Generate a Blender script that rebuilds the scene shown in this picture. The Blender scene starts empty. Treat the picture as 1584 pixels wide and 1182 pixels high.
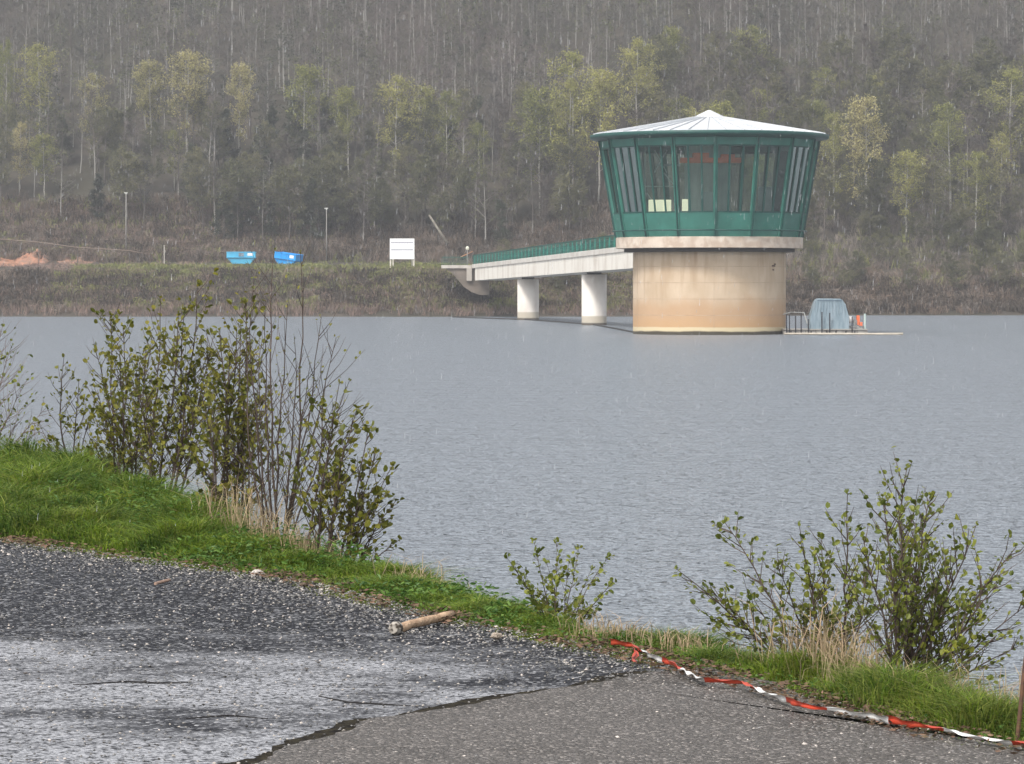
import bpy, math, random
import numpy as np
random.seed(7); R = np.random.default_rng(7)
C = bpy.context.scene.collection
rad = math.radians
# ------------------------------------------------------------------ camera, world, sun, exposure
F = 5000.0; CX = 792.0; HY = 440.0; EYE = 4.5        # focal length in photo pixels, horizon row, eye height over water
scn = bpy.context.scene
cd = bpy.data.cameras.new('camera'); cam = bpy.data.objects.new('camera', cd); C.objects.link(cam)
cam.location = (0, 0, EYE); cam.rotation_euler = (rad(90), 0, 0)
cd.sensor_width = 36; cd.lens = 36*F/1584; cd.shift_y = -(591-HY)/1584
cd.clip_start = 0.5; cd.clip_end = 3000
scn.camera = cam
w = bpy.data.worlds.new('World'); scn.world = w; w.use_nodes = True
nt = w.node_tree; nt.nodes.clear()
sky = nt.nodes.new('ShaderNodeTexSky'); sky.sky_type = 'NISHITA'; sky.sun_disc = False
sky.sun_elevation = rad(52); sky.sun_rotation = rad(215); sky.air_density = 1.0; sky.dust_density = 3.0
hs = nt.nodes.new('ShaderNodeHueSaturation'); hs.inputs['Saturation'].default_value = 0.22
bg = nt.nodes.new('ShaderNodeBackground'); bg.inputs['Strength'].default_value = 0.125
wo = nt.nodes.new('ShaderNodeOutputWorld')
nt.links.new(sky.outputs[0], hs.inputs['Color']); nt.links.new(hs.outputs[0], bg.inputs[0]); nt.links.new(bg.outputs[0], wo.inputs[0])
sl = bpy.data.lights.new('sun', 'SUN'); sun = bpy.data.objects.new('sun', sl); C.objects.link(sun)
sl.energy = 1.5; sl.angle = rad(11); sl.color = (1, .96, .9)
sun.rotation_euler = (rad(38), 0, rad(-35))          # from behind the camera, to its left
scn.view_settings.view_transform = 'Standard'; scn.view_settings.look = 'None'
scn.view_settings.exposure = 1.1; scn.view_settings.gamma = 1
scn.cycles.volume_step_rate = 5; scn.cycles.transparent_max_bounces = 24

# ------------------------------------------------------------------ helpers
def tag(o, label=None, cat=None, group=None, kind=None):
    for k, v in (('label', label), ('category', cat), ('group', group), ('kind', kind)):
        if v: o[k] = v
    return o
def empty(name, loc, label, cat, group=None):
    o = bpy.data.objects.new(name, None); C.objects.link(o); o.location = loc; o.empty_display_size = .3
    return tag(o, label, cat, group)
def npmesh(name, V, Fs, mats, mi=None, smooth=False):
    """V (n,3); Fs list of (m,k) index arrays; mi list of material-index arrays"""
    V = np.ascontiguousarray(V, dtype=np.float32)
    Fs = [np.asarray(f, dtype=np.int32) for f in Fs if len(f)]
    me = bpy.data.meshes.new(name)
    me.vertices.add(len(V)); me.vertices.foreach_set('co', V.ravel())
    tot = np.concatenate([np.full(len(f), f.shape[1], np.int32) for f in Fs])
    me.loops.add(int(tot.sum())); me.loops.foreach_set('vertex_index', np.concatenate([f.ravel() for f in Fs]))
    me.polygons.add(len(tot)); me.polygons.foreach_set('loop_start', (np.cumsum(tot)-tot).astype(np.int32))
    me.polygons.foreach_set('loop_total', tot)
    if mi is not None: me.polygons.foreach_set('material_index', np.concatenate(mi).astype(np.int32))
    me.polygons.foreach_set('use_smooth', np.full(len(tot), bool(smooth)))
    me.update(calc_edges=True)
    for m in (mats if isinstance(mats, (list, tuple)) else [mats]): me.materials.append(m)
    return me
def link(name, me, parent=None, loc=None):
    o = bpy.data.objects.new(name, me); C.objects.link(o)
    if parent: o.parent = parent
    if loc is not None: o.location = loc
    return o
class MB:
    """collects pieces into one mesh"""
    def __init__(s): s.V = []; s.F = {}; s.n = 0; s.M = {}
    def add(s, V, Fc, m=0):
        V = np.asarray(V, float); s.V.append(V)
        for f in (Fc if isinstance(Fc, list) and len(Fc) and isinstance(Fc[0], np.ndarray) and Fc[0].ndim == 2 else [Fc]):
            f = np.asarray(f, int)
            if not len(f): continue
            s.F.setdefault(f.shape[1], []).append(f+s.n); s.M.setdefault(f.shape[1], []).append(np.full(len(f), m))
        s.n += len(V); return s
    def box(s, a, b, m=0, rot=0, c=None):
        (x0, y0, z0), (x1, y1, z1) = a, b
        V = np.array([(x0,y0,z0),(x1,y0,z0),(x1,y1,z0),(x0,y1,z0),(x0,y0,z1),(x1,y0,z1),(x1,y1,z1),(x0,y1,z1)], float)
        if rot:
            c_ = np.array(c if c is not None else V.mean(0)[:2]); t = V[:, :2]-c_
            V[:, 0] = c_[0]+t[:, 0]*math.cos(rot)-t[:, 1]*math.sin(rot); V[:, 1] = c_[1]+t[:, 0]*math.sin(rot)+t[:, 1]*math.cos(rot)
        return s.add(V, np.array([(0,3,2,1),(4,5,6,7),(0,1,5,4),(1,2,6,5),(2,3,7,6),(3,0,4,7)]), m)
    def hexa(s, P, m=0):   # 8 corners, bottom ring then top ring
        return s.add(P, np.array([(0,3,2,1),(4,5,6,7),(0,1,5,4),(1,2,6,5),(2,3,7,6),(3,0,4,7)]), m)
    def tube(s, P, r, sides=6, m=0):
        P = np.asarray(P, float); n = len(P); r = np.broadcast_to(np.asarray(r, float), (n,))
        T = np.gradient(P, axis=0); T /= np.linalg.norm(T, axis=1)[:, None]+1e-9
        ref = np.array([0, 0, 1.]) if abs(T[:, 2]).mean() < .8 else np.array([1., 0, 0])
        A = np.cross(T, ref); A /= np.linalg.norm(A, axis=1)[:, None]+1e-9; B = np.cross(T, A)
        th = np.arange(sides)*2*math.pi/sides
        V = P[:, None]+r[:, None, None]*(A[:, None]*np.cos(th)[None, :, None]+B[:, None]*np.sin(th)[None, :, None])
        V = V.reshape(-1, 3); q = []
        for i in range(n-1):
            for k in range(sides):
                q.append((i*sides+k, i*sides+(k+1) % sides, (i+1)*sides+(k+1) % sides, (i+1)*sides+k))
        s.add(V, np.array(q), m)
        c0 = len(V)
        caps = [(c0, (k+1) % sides, k) for k in range(sides)]+[(c0+1, (n-1)*sides+k, (n-1)*sides+(k+1) % sides) for k in range(sides)]
        s.n -= len(V); s.V[-1] = np.vstack([V, P[:1], P[-1:]]); 
        s.F.setdefault(3, []).append(np.array(caps)+s.n); s.M.setdefault(3, []).append(np.full(len(caps), m)); s.n += len(V)+2
        return s
    def lathe(s, prof, n=64, c=(0, 0), m=0, a0=0):
        prof = np.asarray(prof, float); th = a0+np.arange(n)*2*math.pi/n
        V = np.stack([np.stack([c[0]+r*np.sin(th), c[1]-r*np.cos(th), np.full(n, z)], 1) for r, z in prof]).reshape(-1, 3)
        q = [(i*n+k, i*n+(k+1) % n, (i+1)*n+(k+1) % n, (i+1)*n+k) for i in range(len(prof)-1) for k in range(n)]
        return s.add(V, np.array(q), m)
    def prisms(s, P0, P1, r0, r1, m=0):   # many tapered three-sided twigs at once
        P0 = np.asarray(P0, float); P1 = np.asarray(P1, float); N = len(P0)
        if not N: return s
        T = P1-P0; T /= np.linalg.norm(T, axis=1)[:, None]+1e-9
        A = np.cross(T, R.normal(size=(N, 3))); A /= np.linalg.norm(A, axis=1)[:, None]+1e-9; B = np.cross(T, A)
        r0 = np.broadcast_to(r0, (N,)); r1 = np.broadcast_to(r1, (N,)); V = np.zeros((N, 6, 3))
        for k in range(3):
            a = k*2*math.pi/3; d = A*math.cos(a)+B*math.sin(a)
            V[:, k] = P0+d*r0[:, None]; V[:, 3+k] = P1+d*r1[:, None]
        f = np.array([(0, 1, 4, 3), (1, 2, 5, 4), (2, 0, 3, 5)])
        return s.add(V.reshape(-1, 3), (np.arange(N)[:, None, None]*6+f[None]).reshape(-1, 4), m)
    def leaves(s, P, D, size, m=0, wide=.8, fold=.25, rnd=.6):   # many folded leaves: base P, direction D
        P = np.asarray(P, float); N = len(P)
        if not N: return s
        D = D/(np.linalg.norm(D, axis=1)[:, None]+1e-9)
        up = np.array([0, 0, 1.])+R.normal(size=(N, 3))*rnd
        S = np.cross(D, up); S /= np.linalg.norm(S, axis=1)[:, None]+1e-9; U = np.cross(S, D)
        size = np.broadcast_to(size, (N,))
        L = [(0, 0, 0), (.38, .3, fold), (.36, .72, fold), (0, 1, 0), (-.36, .72, fold), (-.38, .3, fold)]
        V = np.stack([P+size[:, None]*(S*x*wide*1.2+D*y+U*z*.5) for x, y, z in L], 1)
        f = np.array([(0, 1, 2, 3), (0, 3, 4, 5)])
        return s.add(V.reshape(-1, 3), (np.arange(N)[:, None, None]*6+f[None]).reshape(-1, 4), m)
    def quads(s, P, size, m=0, aspect=1., droop=0., flat=0.):   # many small single-face leaf sprays
        P = np.asarray(P, float); N = len(P)
        A = R.normal(size=(N, 3)); A[:, 2] *= (1-flat); A[:, 2] -= droop; A /= np.linalg.norm(A, axis=1)[:, None]
        B = np.cross(A, R.normal(size=(N, 3))); B /= np.linalg.norm(B, axis=1)[:, None]
        sz = np.broadcast_to(size, (N,))[:, None]
        V = np.stack([P-A*sz*aspect*.5, P+B*sz*.32, P+A*sz*aspect*.5, P-B*sz*.32], 1)
        return s.add(V.reshape(-1, 3), np.arange(N*4).reshape(-1, 4), m)
    def arrays(s):
        ks = sorted(s.F); return np.vstack(s.V), [np.vstack(s.F[k]) for k in ks], [np.concatenate(s.M[k]) for k in ks]
    def mesh(s, name, mats, smooth=False):
        V, Fs, M = s.arrays(); return npmesh(name, V, Fs, mats, M, smooth)
    def build(s, name, mats, parent=None, smooth=False, world=False):
        V, Fs, M = s.arrays()
        if parent is not None and world: V = V-np.array(parent.location)
        return link(name, npmesh(name, V, Fs, mats, M, smooth), parent)

# ------------------------------------------------------------------ materials
def mat(name, col, rough=.8, c2=None, scale=5., detail=6., island=0., objrand=0., bump=0., bscale=None, spec=.3, metal=0., trans=0., stretch=None, lo=.35, hi=.65, c3=None, s3=1.):
    m = bpy.data.materials.new(name); m.use_nodes = True; t = m.node_tree; N = t.nodes; L = t.links
    b = N['Principled BSDF']; b.inputs['Roughness'].default_value = rough; b.inputs['Specular IOR Level'].default_value = spec
    b.inputs['Metallic'].default_value = metal
    tc = N.new('ShaderNodeTexCoord'); src = tc.outputs['Object']
    if stretch:
        mp = N.new('ShaderNodeMapping'); mp.inputs['Scale'].default_value = stretch; L.new(src, mp.inputs['Vector']); src = mp.outputs[0]
    out = None
    def noise(sc, a, z, d=detail):
        n = N.new('ShaderNodeTexNoise'); n.inputs['Scale'].default_value = sc; n.inputs['Detail'].default_value = d; L.new(src, n.inputs['Vector'])
        r = N.new('ShaderNodeMapRange'); r.inputs[1].default_value = a; r.inputs[2].default_value = z; L.new(n.outputs['Fac'], r.inputs[0]); return r.outputs[0]
    def mix(f, a, bcol):
        x = N.new('ShaderNodeMix'); x.data_type = 'RGBA'
        if hasattr(f, 'links'): L.new(f, x.inputs[0])
        else: x.inputs[0].default_value = f
        for i, v in ((6, a), (7, bcol)):
            if hasattr(v, 'links'): L.new(v, x.inputs[i])
            else: x.inputs[i].default_value = (*v, 1)
        return x.outputs[2]
    out = mix(noise(scale, lo, hi), col, c2) if c2 else mix(0., col, col)
    if c3: out = mix(noise(s3, .45, .6, 3), out, c3)
    if island or objrand:
        hv = N.new('ShaderNodeHueSaturation'); L.new(out, hv.inputs['Color']); k = island or objrand
        if island: g = N.new('ShaderNodeNewGeometry'); rv = g.outputs['Random Per Island']
        else: g = N.new('ShaderNodeObjectInfo'); rv = g.outputs['Random']
        r = N.new('ShaderNodeMapRange'); L.new(rv, r.inputs[0]); r.inputs[3].default_value = 1-k; r.inputs[4].default_value = 1+k
        L.new(r.outputs[0], hv.inputs['Value'])
        r2 = N.new('ShaderNodeMapRange'); L.new(rv, r2.inputs[0]); r2.inputs[3].default_value = .5+.05*k; r2.inputs[4].default_value = .5-.05*k
        L.new(r2.outputs[0], hv.inputs['Hue']); out = hv.outputs[0]
    L.new(out, b.inputs['Base Color'])
    if bump:
        n = N.new('ShaderNodeTexNoise'); n.inputs['Scale'].default_value = bscale or scale*4; n.inputs['Detail'].default_value = 4; L.new(src, n.inputs['Vector'])
        bp = N.new('ShaderNodeBump'); bp.inputs['Strength'].default_value = bump; bp.inputs['Distance'].default_value = .05; L.new(n.outputs['Fac'], bp.inputs['Height']); L.new(bp.outputs[0], b.inputs['Normal'])
    if trans:
        tr = N.new('ShaderNodeBsdfTranslucent'); L.new(out, tr.inputs['Color']); mx = N.new('ShaderNodeMixShader'); mx.inputs[0].default_value = trans
        L.new(b.outputs[0], mx.inputs[1]); L.new(tr.outputs[0], mx.inputs[2]); L.new(mx.outputs[0], N['Material Output'].inputs['Surface'])
    return m
bark_birch = mat('birch bark', (.40, .38, .34), c2=(.16, .14, .12), scale=1.5, lo=.5, hi=.75, stretch=(1, 1, 3))
bark_mid = mat('mid grey bark', (.25, .235, .21), c2=(.13, .12, .105), scale=1.5)
bark_grey = mat('grey bark', (.15, .13, .115), c2=(.08, .07, .062), scale=2, objrand=.3)
twig_brown = mat('brown twigs', (.115, .10, .08), c2=(.07, .055, .05), scale=.3, objrand=.3)
twig_grey = mat('grey twigs', (.13, .12, .105), c2=(.085, .075, .07), scale=.3, objrand=.3)
leaf_young = mat('young leaves', (.36, .35, .10), c2=(.26, .27, .085), scale=.5, objrand=.25, trans=.3)
leaf_pale = mat('pale yellow leaves', (.50, .44, .20), c2=(.36, .33, .14), scale=.5, objrand=.2, trans=.3)
leaf_dark = mat('dark foliage', (.06, .075, .042), c2=(.04, .048, .032), scale=.6, objrand=.3, trans=.15)
leaf_olive = mat('olive foliage', (.18, .175, .075), c2=(.09, .095, .05), scale=.6, objrand=.3, trans=.25)
wood_ground = mat('hillside', (.075, .062, .05), c2=(.13, .10, .08), scale=.12, c3=(.05, .05, .035), s3=.05, bump=.6, bscale=1.5)

# ------------------------------------------------------------------ far shore terrain
def sstep(a, b, x): t = np.clip((x-a)/(b-a), 0, 1); return t*t*(3-2*t)
def vnoise(x, y, seed=0):
    return (np.sin(x*1.3+seed)+np.sin(y*1.7+seed*2.1)+np.sin((x+y)*.9+seed*.7)+np.sin((x-y)*2.1+seed*1.3))/4
def shore(X): return 450+sstep(10, 55, X)*19+1.4*vnoise(np.asarray(X)*.12, 0, 1)+.5*vnoise(np.asarray(X)*.5, 0, 3)
def zfar(X, Y):
    X = np.asarray(X, float); d = np.asarray(Y, float)-shore(X)
    zl = np.interp(d, [-30, 0, 3, 20, 30, 48, 58, 70, 110, 420], [-4, 0, .9, 5.7, 6.6, 7.5, 9.4, 13, 34, 189])
    zr = np.interp(d, [-30, 0, 4, 22, 60, 110, 420], [-4, 0, 1.2, 6, 20, 43, 198])
    k = sstep(2, 35, X)
    z = zl*(1-k)+zr*k
    return z+(.22*vnoise(X*.35, d*.35, 2)+.12*vnoise(X*1.1, d*1.1, 5))*np.clip(d/6, 0, 1)+1.2*vnoise(X*.06, d*.05, 4)*np.clip((d-70)/40, 0, 1)
xs = np.concatenate([np.arange(-320, -105, 8), np.arange(-105, 105, 1.2), np.arange(105, 330, 8)])
ys = np.concatenate([np.arange(-14, 80, 1.0), np.arange(80, 330, 6)])
XX, DD = np.meshgrid(xs, ys); YY = shore(XX)+DD; ZZ = zfar(XX, YY)
def gridmesh(name, X, Y, Z, m):
    a, b = X.shape; i = np.arange(a*b).reshape(a, b)
    f = np.stack([i[:-1, :-1], i[:-1, 1:], i[1:, 1:], i[1:, :-1]], -1).reshape(-1, 4)
    return npmesh(name, np.stack([X, Y, Z], -1).reshape(-1, 3), [f], m, smooth=True)
bank_mat = mat('far ground', (.045, .04, .03), c2=(.08, .066, .05), scale=.35, c3=(.05, .045, .03), s3=.07, bump=.8, bscale=2.5)
tag(link('hillside', gridmesh('hillside', XX, YY, ZZ, bank_mat)), kind='structure')
def P(px, py, D): return np.array([(px-CX)*D/F, D, EYE-(py-HY)*D/F])
def Xat(px, D): return (px-CX)*D/F
def Dground(px, py, lo=452, hi=760):       # where the sight line through a pixel meets the far ground
    D = np.arange(lo, hi, .25); z = EYE-(py-HY)*D/F; g = zfar(Xat(px, D), D); k = np.nonzero(g >= z)[0]
    return D[k[0]] if len(k) else hi

# ------------------------------------------------------------------ water
def water_mat():
    m = bpy.data.materials.new('lake water'); m.use_nodes = True; t = m.node_tree; N = t.nodes; L = t.links
    b = N['Principled BSDF']; b.inputs['Base Color'].default_value = (.25, .28, .315, 1); b.inputs['Roughness'].default_value = .26; b.inputs['IOR'].default_value = 1.33
    b.inputs['Specular IOR Level'].default_value = .5
    tc = N.new('ShaderNodeTexCoord')
    def nz(sc, det, st, dist, prev=None, st3=(1, 1, 1)):
        mp = N.new('ShaderNodeMapping'); mp.inputs['Scale'].default_value = st3; L.new(tc.outputs['Object'], mp.inputs['Vector'])
        n = N.new('ShaderNodeTexNoise'); n.inputs['Scale'].default_value = sc; n.inputs['Detail'].default_value = det; n.inputs['Roughness'].default_value = .6; L.new(mp.outputs[0], n.inputs['Vector'])
        bp = N.new('ShaderNodeBump'); bp.inputs['Strength'].default_value = st; bp.inputs['Distance'].default_value = dist; L.new(n.outputs['Fac'], bp.inputs['Height'])
        if prev: L.new(prev, bp.inputs['Normal'])
        return bp.outputs[0]
    a = nz(.5, 4, 1, .8, None, (.6, 1, 1)); c = nz(2.6, 4, 1, .5, a, (.55, 1, 1)); d = nz(6, 2, 1, .35, c, (.7, 1, 1))
    L.new(d, b.inputs['Normal'])
    return m
g = [-600, -100, -20, 0, 20, 100, 600]; gy = [-60, 0, 20, 100, 300, 475, 520]
X_, Y_ = np.meshgrid(g, gy)
tag(link('water', gridmesh('water', X_.astype(float), Y_.astype(float), X_*0., water_mat())), kind='structure')

# ------------------------------------------------------------------ near bank terrain
ROAD = 2.9
EDGE = np.array([(-17, 46), (-9, 31), (-3.2, 20.1), (-2.2, 18.75), (-1.19, 17.4), (-.28, 15.25), (.41, 14.0), (.81, 13.1), (1.19, 12.2), (1.46, 11.43), (1.75, 10.95), (3.2, 8.4), (8, 0), (20, -20)], float)
def edge_dist(X, Y):
    X = np.asarray(X, float); Y = np.asarray(Y, float); best = np.full(X.shape, 1e9); sg = np.ones(X.shape); yn = np.zeros(X.shape)
    for (ax, ay), (bx, by) in zip(EDGE[:-1], EDGE[1:]):
        dx, dy = bx-ax, by-ay; t = np.clip(((X-ax)*dx+(Y-ay)*dy)/(dx*dx+dy*dy), 0, 1)
        qx = ax+t*dx; qy = ay+t*dy; d = np.hypot(X-qx, Y-qy); s = np.sign(dx*(Y-ay)-dy*(X-ax)); k = d < best
        best = np.where(k, d, best); sg = np.where(k, s, sg); yn = np.where(k, qy, yn)
    return best*np.where(sg == 0, 1, sg), yn
def wv(yn): return np.interp(yn, [9, 12.2, 13.5, 15.2, 17.5, 20, 24, 40], [.45, .42, .34, .28, .55, 1.25, 2.2, 2.6])
def znear(X, Y):
    d, yn = edge_dist(X, Y); W = wv(yn)
    bump = np.interp(yn, [9, 15, 18, 21, 40], [0, 0, .0, .07, .13])*sstep(0, 1, d)
    z = ROAD-.02+bump+.02*vnoise(X*5, Y*5, 1)*sstep(0, .3, d)
    over = np.clip(d-W, 0, None); z = z-.42*over*over/(over+.35)-.0*over
    return np.maximum(z, -2.5)
gx = np.concatenate([np.arange(-60, -12, 1.5), np.arange(-12, 12, .16), np.arange(12, 60, 1.5)]); gy = np.concatenate([np.arange(-25, 6, 1.5), np.arange(6, 34, .16), np.arange(34, 75, 1.)])
GX, GY = np.meshgrid(gx, gy)
soil = mat('bank soil', (.05, .055, .02), c2=(.09, .07, .035), scale=4, bump=.5)
tag(link('bank_ground', gridmesh('bank_ground', GX, GY, znear(GX, GY), soil)), kind='structure')
def Dplane(py, z): return F*(EYE-z)/(py-HY)
def rayd(px, off, lo=9, hi=45):            # distance along a column of sight where the verge crest (+off) lies
    D = np.arange(lo, hi, .05); d, yn = edge_dist(Xat(px, D), D); k = np.nonzero(d > wv(yn)+off)[0]; return D[k[0]] if len(k) else hi
def on_near(x, y): return float(znear(np.array([x]), np.array([y]))[0])

# ------------------------------------------------------------------ road
def asphalt(name, dark, light, sheen, tone, vs=64):
    m = bpy.data.materials.new(name); m.use_nodes = True; t = m.node_tree; N = t.nodes; L = t.links; b = N['Principled BSDF']
    tc = N.new('ShaderNodeTexCoord'); src = tc.outputs['Object']
    v = N.new('ShaderNodeTexVoronoi'); v.inputs['Scale'].default_value = vs; L.new(src, v.inputs['Vector'])
    sep = N.new('ShaderNodeSeparateColor'); L.new(v.outputs['Color'], sep.inputs[0])
    rp = N.new('ShaderNodeValToRGB'); e = rp.color_ramp.elements; e[0].position = .0; e[0].color = (*dark, 1); e[1].position = 1; e[1].color = (*light, 1)
    x = rp.color_ramp.elements.new(.8); x.color = (*[a*2.2 for a in dark], 1)
    L.new(sep.outputs[0], rp.inputs[0])
    # wet sky sheen painted into the colour as pale areas mid lane, own shape
    n = N.new('ShaderNodeTexNoise'); mp = N.new('ShaderNodeMapping'); mp.inputs['Scale'].default_value = (.55, .8, 1); mp.inputs['Rotation'].default_value = (0, 0, .35)
    L.new(src, mp.inputs['Vector']); L.new(mp.outputs[0], n.inputs['Vector']); n.inputs['Scale'].default_value = 1.3; n.inputs['Detail'].default_value = 7; n.inputs['Roughness'].default_value = .68
    sx = N.new('ShaderNodeSeparateXYZ'); L.new(src, sx.inputs[0])
    # broad lane profile: y + 0.9x
    ma = N.new('ShaderNodeMath'); ma.operation = 'MULTIPLY_ADD'; L.new(sx.outputs[0], ma.inputs[0]); ma.inputs[1].default_value = .55; L.new(sx.outputs[1], ma.inputs[2])
    mr = N.new('ShaderNodeMapRange'); L.new(ma.outputs[0], mr.inputs[0]); mr.inputs[1].default_value = 15.0; mr.inputs[2].default_value = 12.8; mr.inputs[3].default_value = -.2; mr.inputs[4].default_value = .12
    ad = N.new('ShaderNodeMath'); ad.operation = 'ADD'; L.new(n.outputs['Fac'], ad.inputs[0]); L.new(mr.outputs[0], ad.inputs[1])
    m2 = N.new('ShaderNodeMapRange'); m2.interpolation_type = 'SMOOTHSTEP'; L.new(ad.outputs[0], m2.inputs[0]); m2.inputs[1].default_value = .44; m2.inputs[2].default_value = .66; m2.inputs[4].default_value = tone
    n2 = N.new('ShaderNodeTexNoise'); n2.inputs['Scale'].default_value = 45; n2.inputs['Detail'].default_value = 4; L.new(src, n2.inputs['Vector'])
    m3 = N.new('ShaderNodeMath'); m3.operation = 'MULTIPLY'; L.new(m2.outputs[0], m3.inputs[0])
    m4 = N.new('ShaderNodeMapRange'); L.new(n2.outputs['Fac'], m4.inputs[0]); m4.inputs[1].default_value = .36; m4.inputs[2].default_value = .56; L.new(m4.outputs[0], m3.inputs[1])
    mx = N.new('ShaderNodeMix'); mx.data_type = 'RGBA'; L.new(m3.outputs[0], mx.inputs[0]); L.new(rp.outputs[0], mx.inputs[6]); mx.inputs[7].default_value = (*sheen, 1)
    L.new(mx.outputs[2], b.inputs['Base Color'])
    rr = N.new('ShaderNodeMapRange'); L.new(n2.outputs['Fac'], rr.inputs[0]); rr.inputs[1].default_value = .3; rr.inputs[2].default_value = .7; rr.inputs[3].default_value = .3; rr.inputs[4].default_value = .75; b.inputs['Specular IOR Level'].default_value = .16; L.new(rr.outputs[0], b.inputs['Roughness'])
    bp = N.new('ShaderNodeBump'); bp.inputs['Strength'].default_value = .8; bp.inputs['Distance'].default_value = .012; bp.invert = True; L.new(v.outputs['Distance'], bp.inputs['Height'])
    bp2 = N.new('ShaderNodeBump'); bp2.inputs['Strength'].default_value = .7; bp2.inputs['Distance'].default_value = .02; L.new(n2.outputs['Fac'], bp2.inputs['Height']); L.new(bp.outputs[0], bp2.inputs['Normal']); L.new(bp2.outputs[0], b.inputs['Normal'])
    return m
asph_dark = asphalt('wet dark asphalt', (.004, .004, .006), (.30, .30, .31), (.36, .365, .385), .85)
asph_old = asphalt('worn gravelly asphalt', (.036, .032, .028), (.34, .305, .28), (.15, .138, .13), .55, 88)
# sheet following the verge edge
def fine_edge(step=.12):
    pts = []
    for a, b in zip(EDGE[:-1], EDGE[1:]):
        n = max(2, int(np.hypot(*(b-a))/step)); pts += [a+(b-a)*i/n for i in range(n)]
    return np.array(pts+[EDGE[-1]])
E = fine_edge(); En = E+np.stack([.877*np.ones(len(E)), .48*np.ones(len(E))], 1)*(.05*R.normal(size=len(E))+.06*np.sin(np.arange(len(E))*.31))[:, None]
def sheet_between(A, B, z, n=6):
    k = np.linspace(0, 1, n)[:, None, None]; G = A[None]*(1-k)+B[None]*k
    return G[..., 0], G[..., 1], np.full(G.shape[:2], z)
X_, Y_, Z_ = sheet_between(En, En-np.array([26, 14.]), ROAD)
tag(link('road', gridmesh('road', X_, Y_, Z_, asph_dark)), kind='structure')
seam = np.array([(-3.5, 6.5), (-1.9, 9.0), (-.85, 10.8), (-.54, 11.7), (-.225, 12.2), (.146, 12.6), (.40, 13.0), (.62, 13.30)])
s2 = []
for a, b in zip(seam[:-1], seam[1:]):
    n = max(2, int(np.hypot(*(b-a))/.05)); s2 += [a+(b-a)*i/n for i in range(n)]
s2 = np.array(s2+[seam[-1]]); s2 = s2+R.normal(size=s2.shape)*.012+np.stack([.03*np.sin(np.arange(len(s2))*.4), .04*np.sin(np.arange(len(s2))*.23)], 1)
# matching points along the verge, from far right to the meeting point
ev = En[(En[:, 1] < 13.35)]; ev = ev[::-1]; tt = np.linspace(0, 1, len(s2))
seg = np.concatenate([[0], np.cumsum(np.hypot(*np.diff(ev, axis=0).T))]); ev2 = np.stack([np.interp(tt*seg[-1], seg, ev[:, i]) for i in (0, 1)], 1)
X_, Y_, Z_ = sheet_between(s2, ev2+np.array([.07, .04]), ROAD+.014, 5)
mb = MB(); a, b_ = X_.shape; i = np.arange(a*b_).reshape(a, b_)
mb.add(np.stack([X_, Y_, Z_], -1).reshape(-1, 3), np.stack([i[:-1, :-1], i[:-1, 1:], i[1:, 1:], i[1:, :-1]], -1).reshape(-1, 4))
low = np.stack([s2[:, 0], s2[:, 1], np.full(len(s2), ROAD-.01)], 1); top = low.copy(); top[:, 2] = ROAD+.014; k = np.arange(len(s2)-1)
mb.add(np.vstack([low, top]), np.stack([k, k+1, k+1+len(s2), k+len(s2)], 1))
tag(mb.build('road_surface', asph_old), kind='structure')
for j, pth in enumerate(([(-1.75, 12.9), (-1.55, 13.0), (-1.42, 12.95), (-1.3, 12.98)], [(-.75, 12.55), (-.62, 12.35), (-.5, 12.3), (-.36, 12.25)], [(-1.2, 11.9), (-1.05, 11.98), (-.9, 11.9)])):
    q_ = [(x, y, ROAD+.001) for x, y in pth]; tag(MB().tube(q_, [.003]+[.006]*(len(q_)-2)+[.002], 5).build('road_crack', mat('crack tar', (.012, .011, .011), rough=.9)), kind='structure')
# dark broken joint between the two surfaces
wd = .04+.09*np.abs(np.sin(np.arange(len(s2))*.17+1))+.012*R.random(len(s2)); nrm = np.array([-.6, .8])
A_ = s2+nrm*.002; B_ = s2+nrm*wd[:, None]
X_, Y_, Z_ = sheet_between(A_, B_, ROAD+.005, 2)
tag(link('road_joint', gridmesh('road_joint', X_, Y_, Z_, mat('tarry joint', (.010, .009, .009), rough=.95, c2=(.035, .03, .02), scale=20, spec=.05))), kind='structure')

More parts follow.
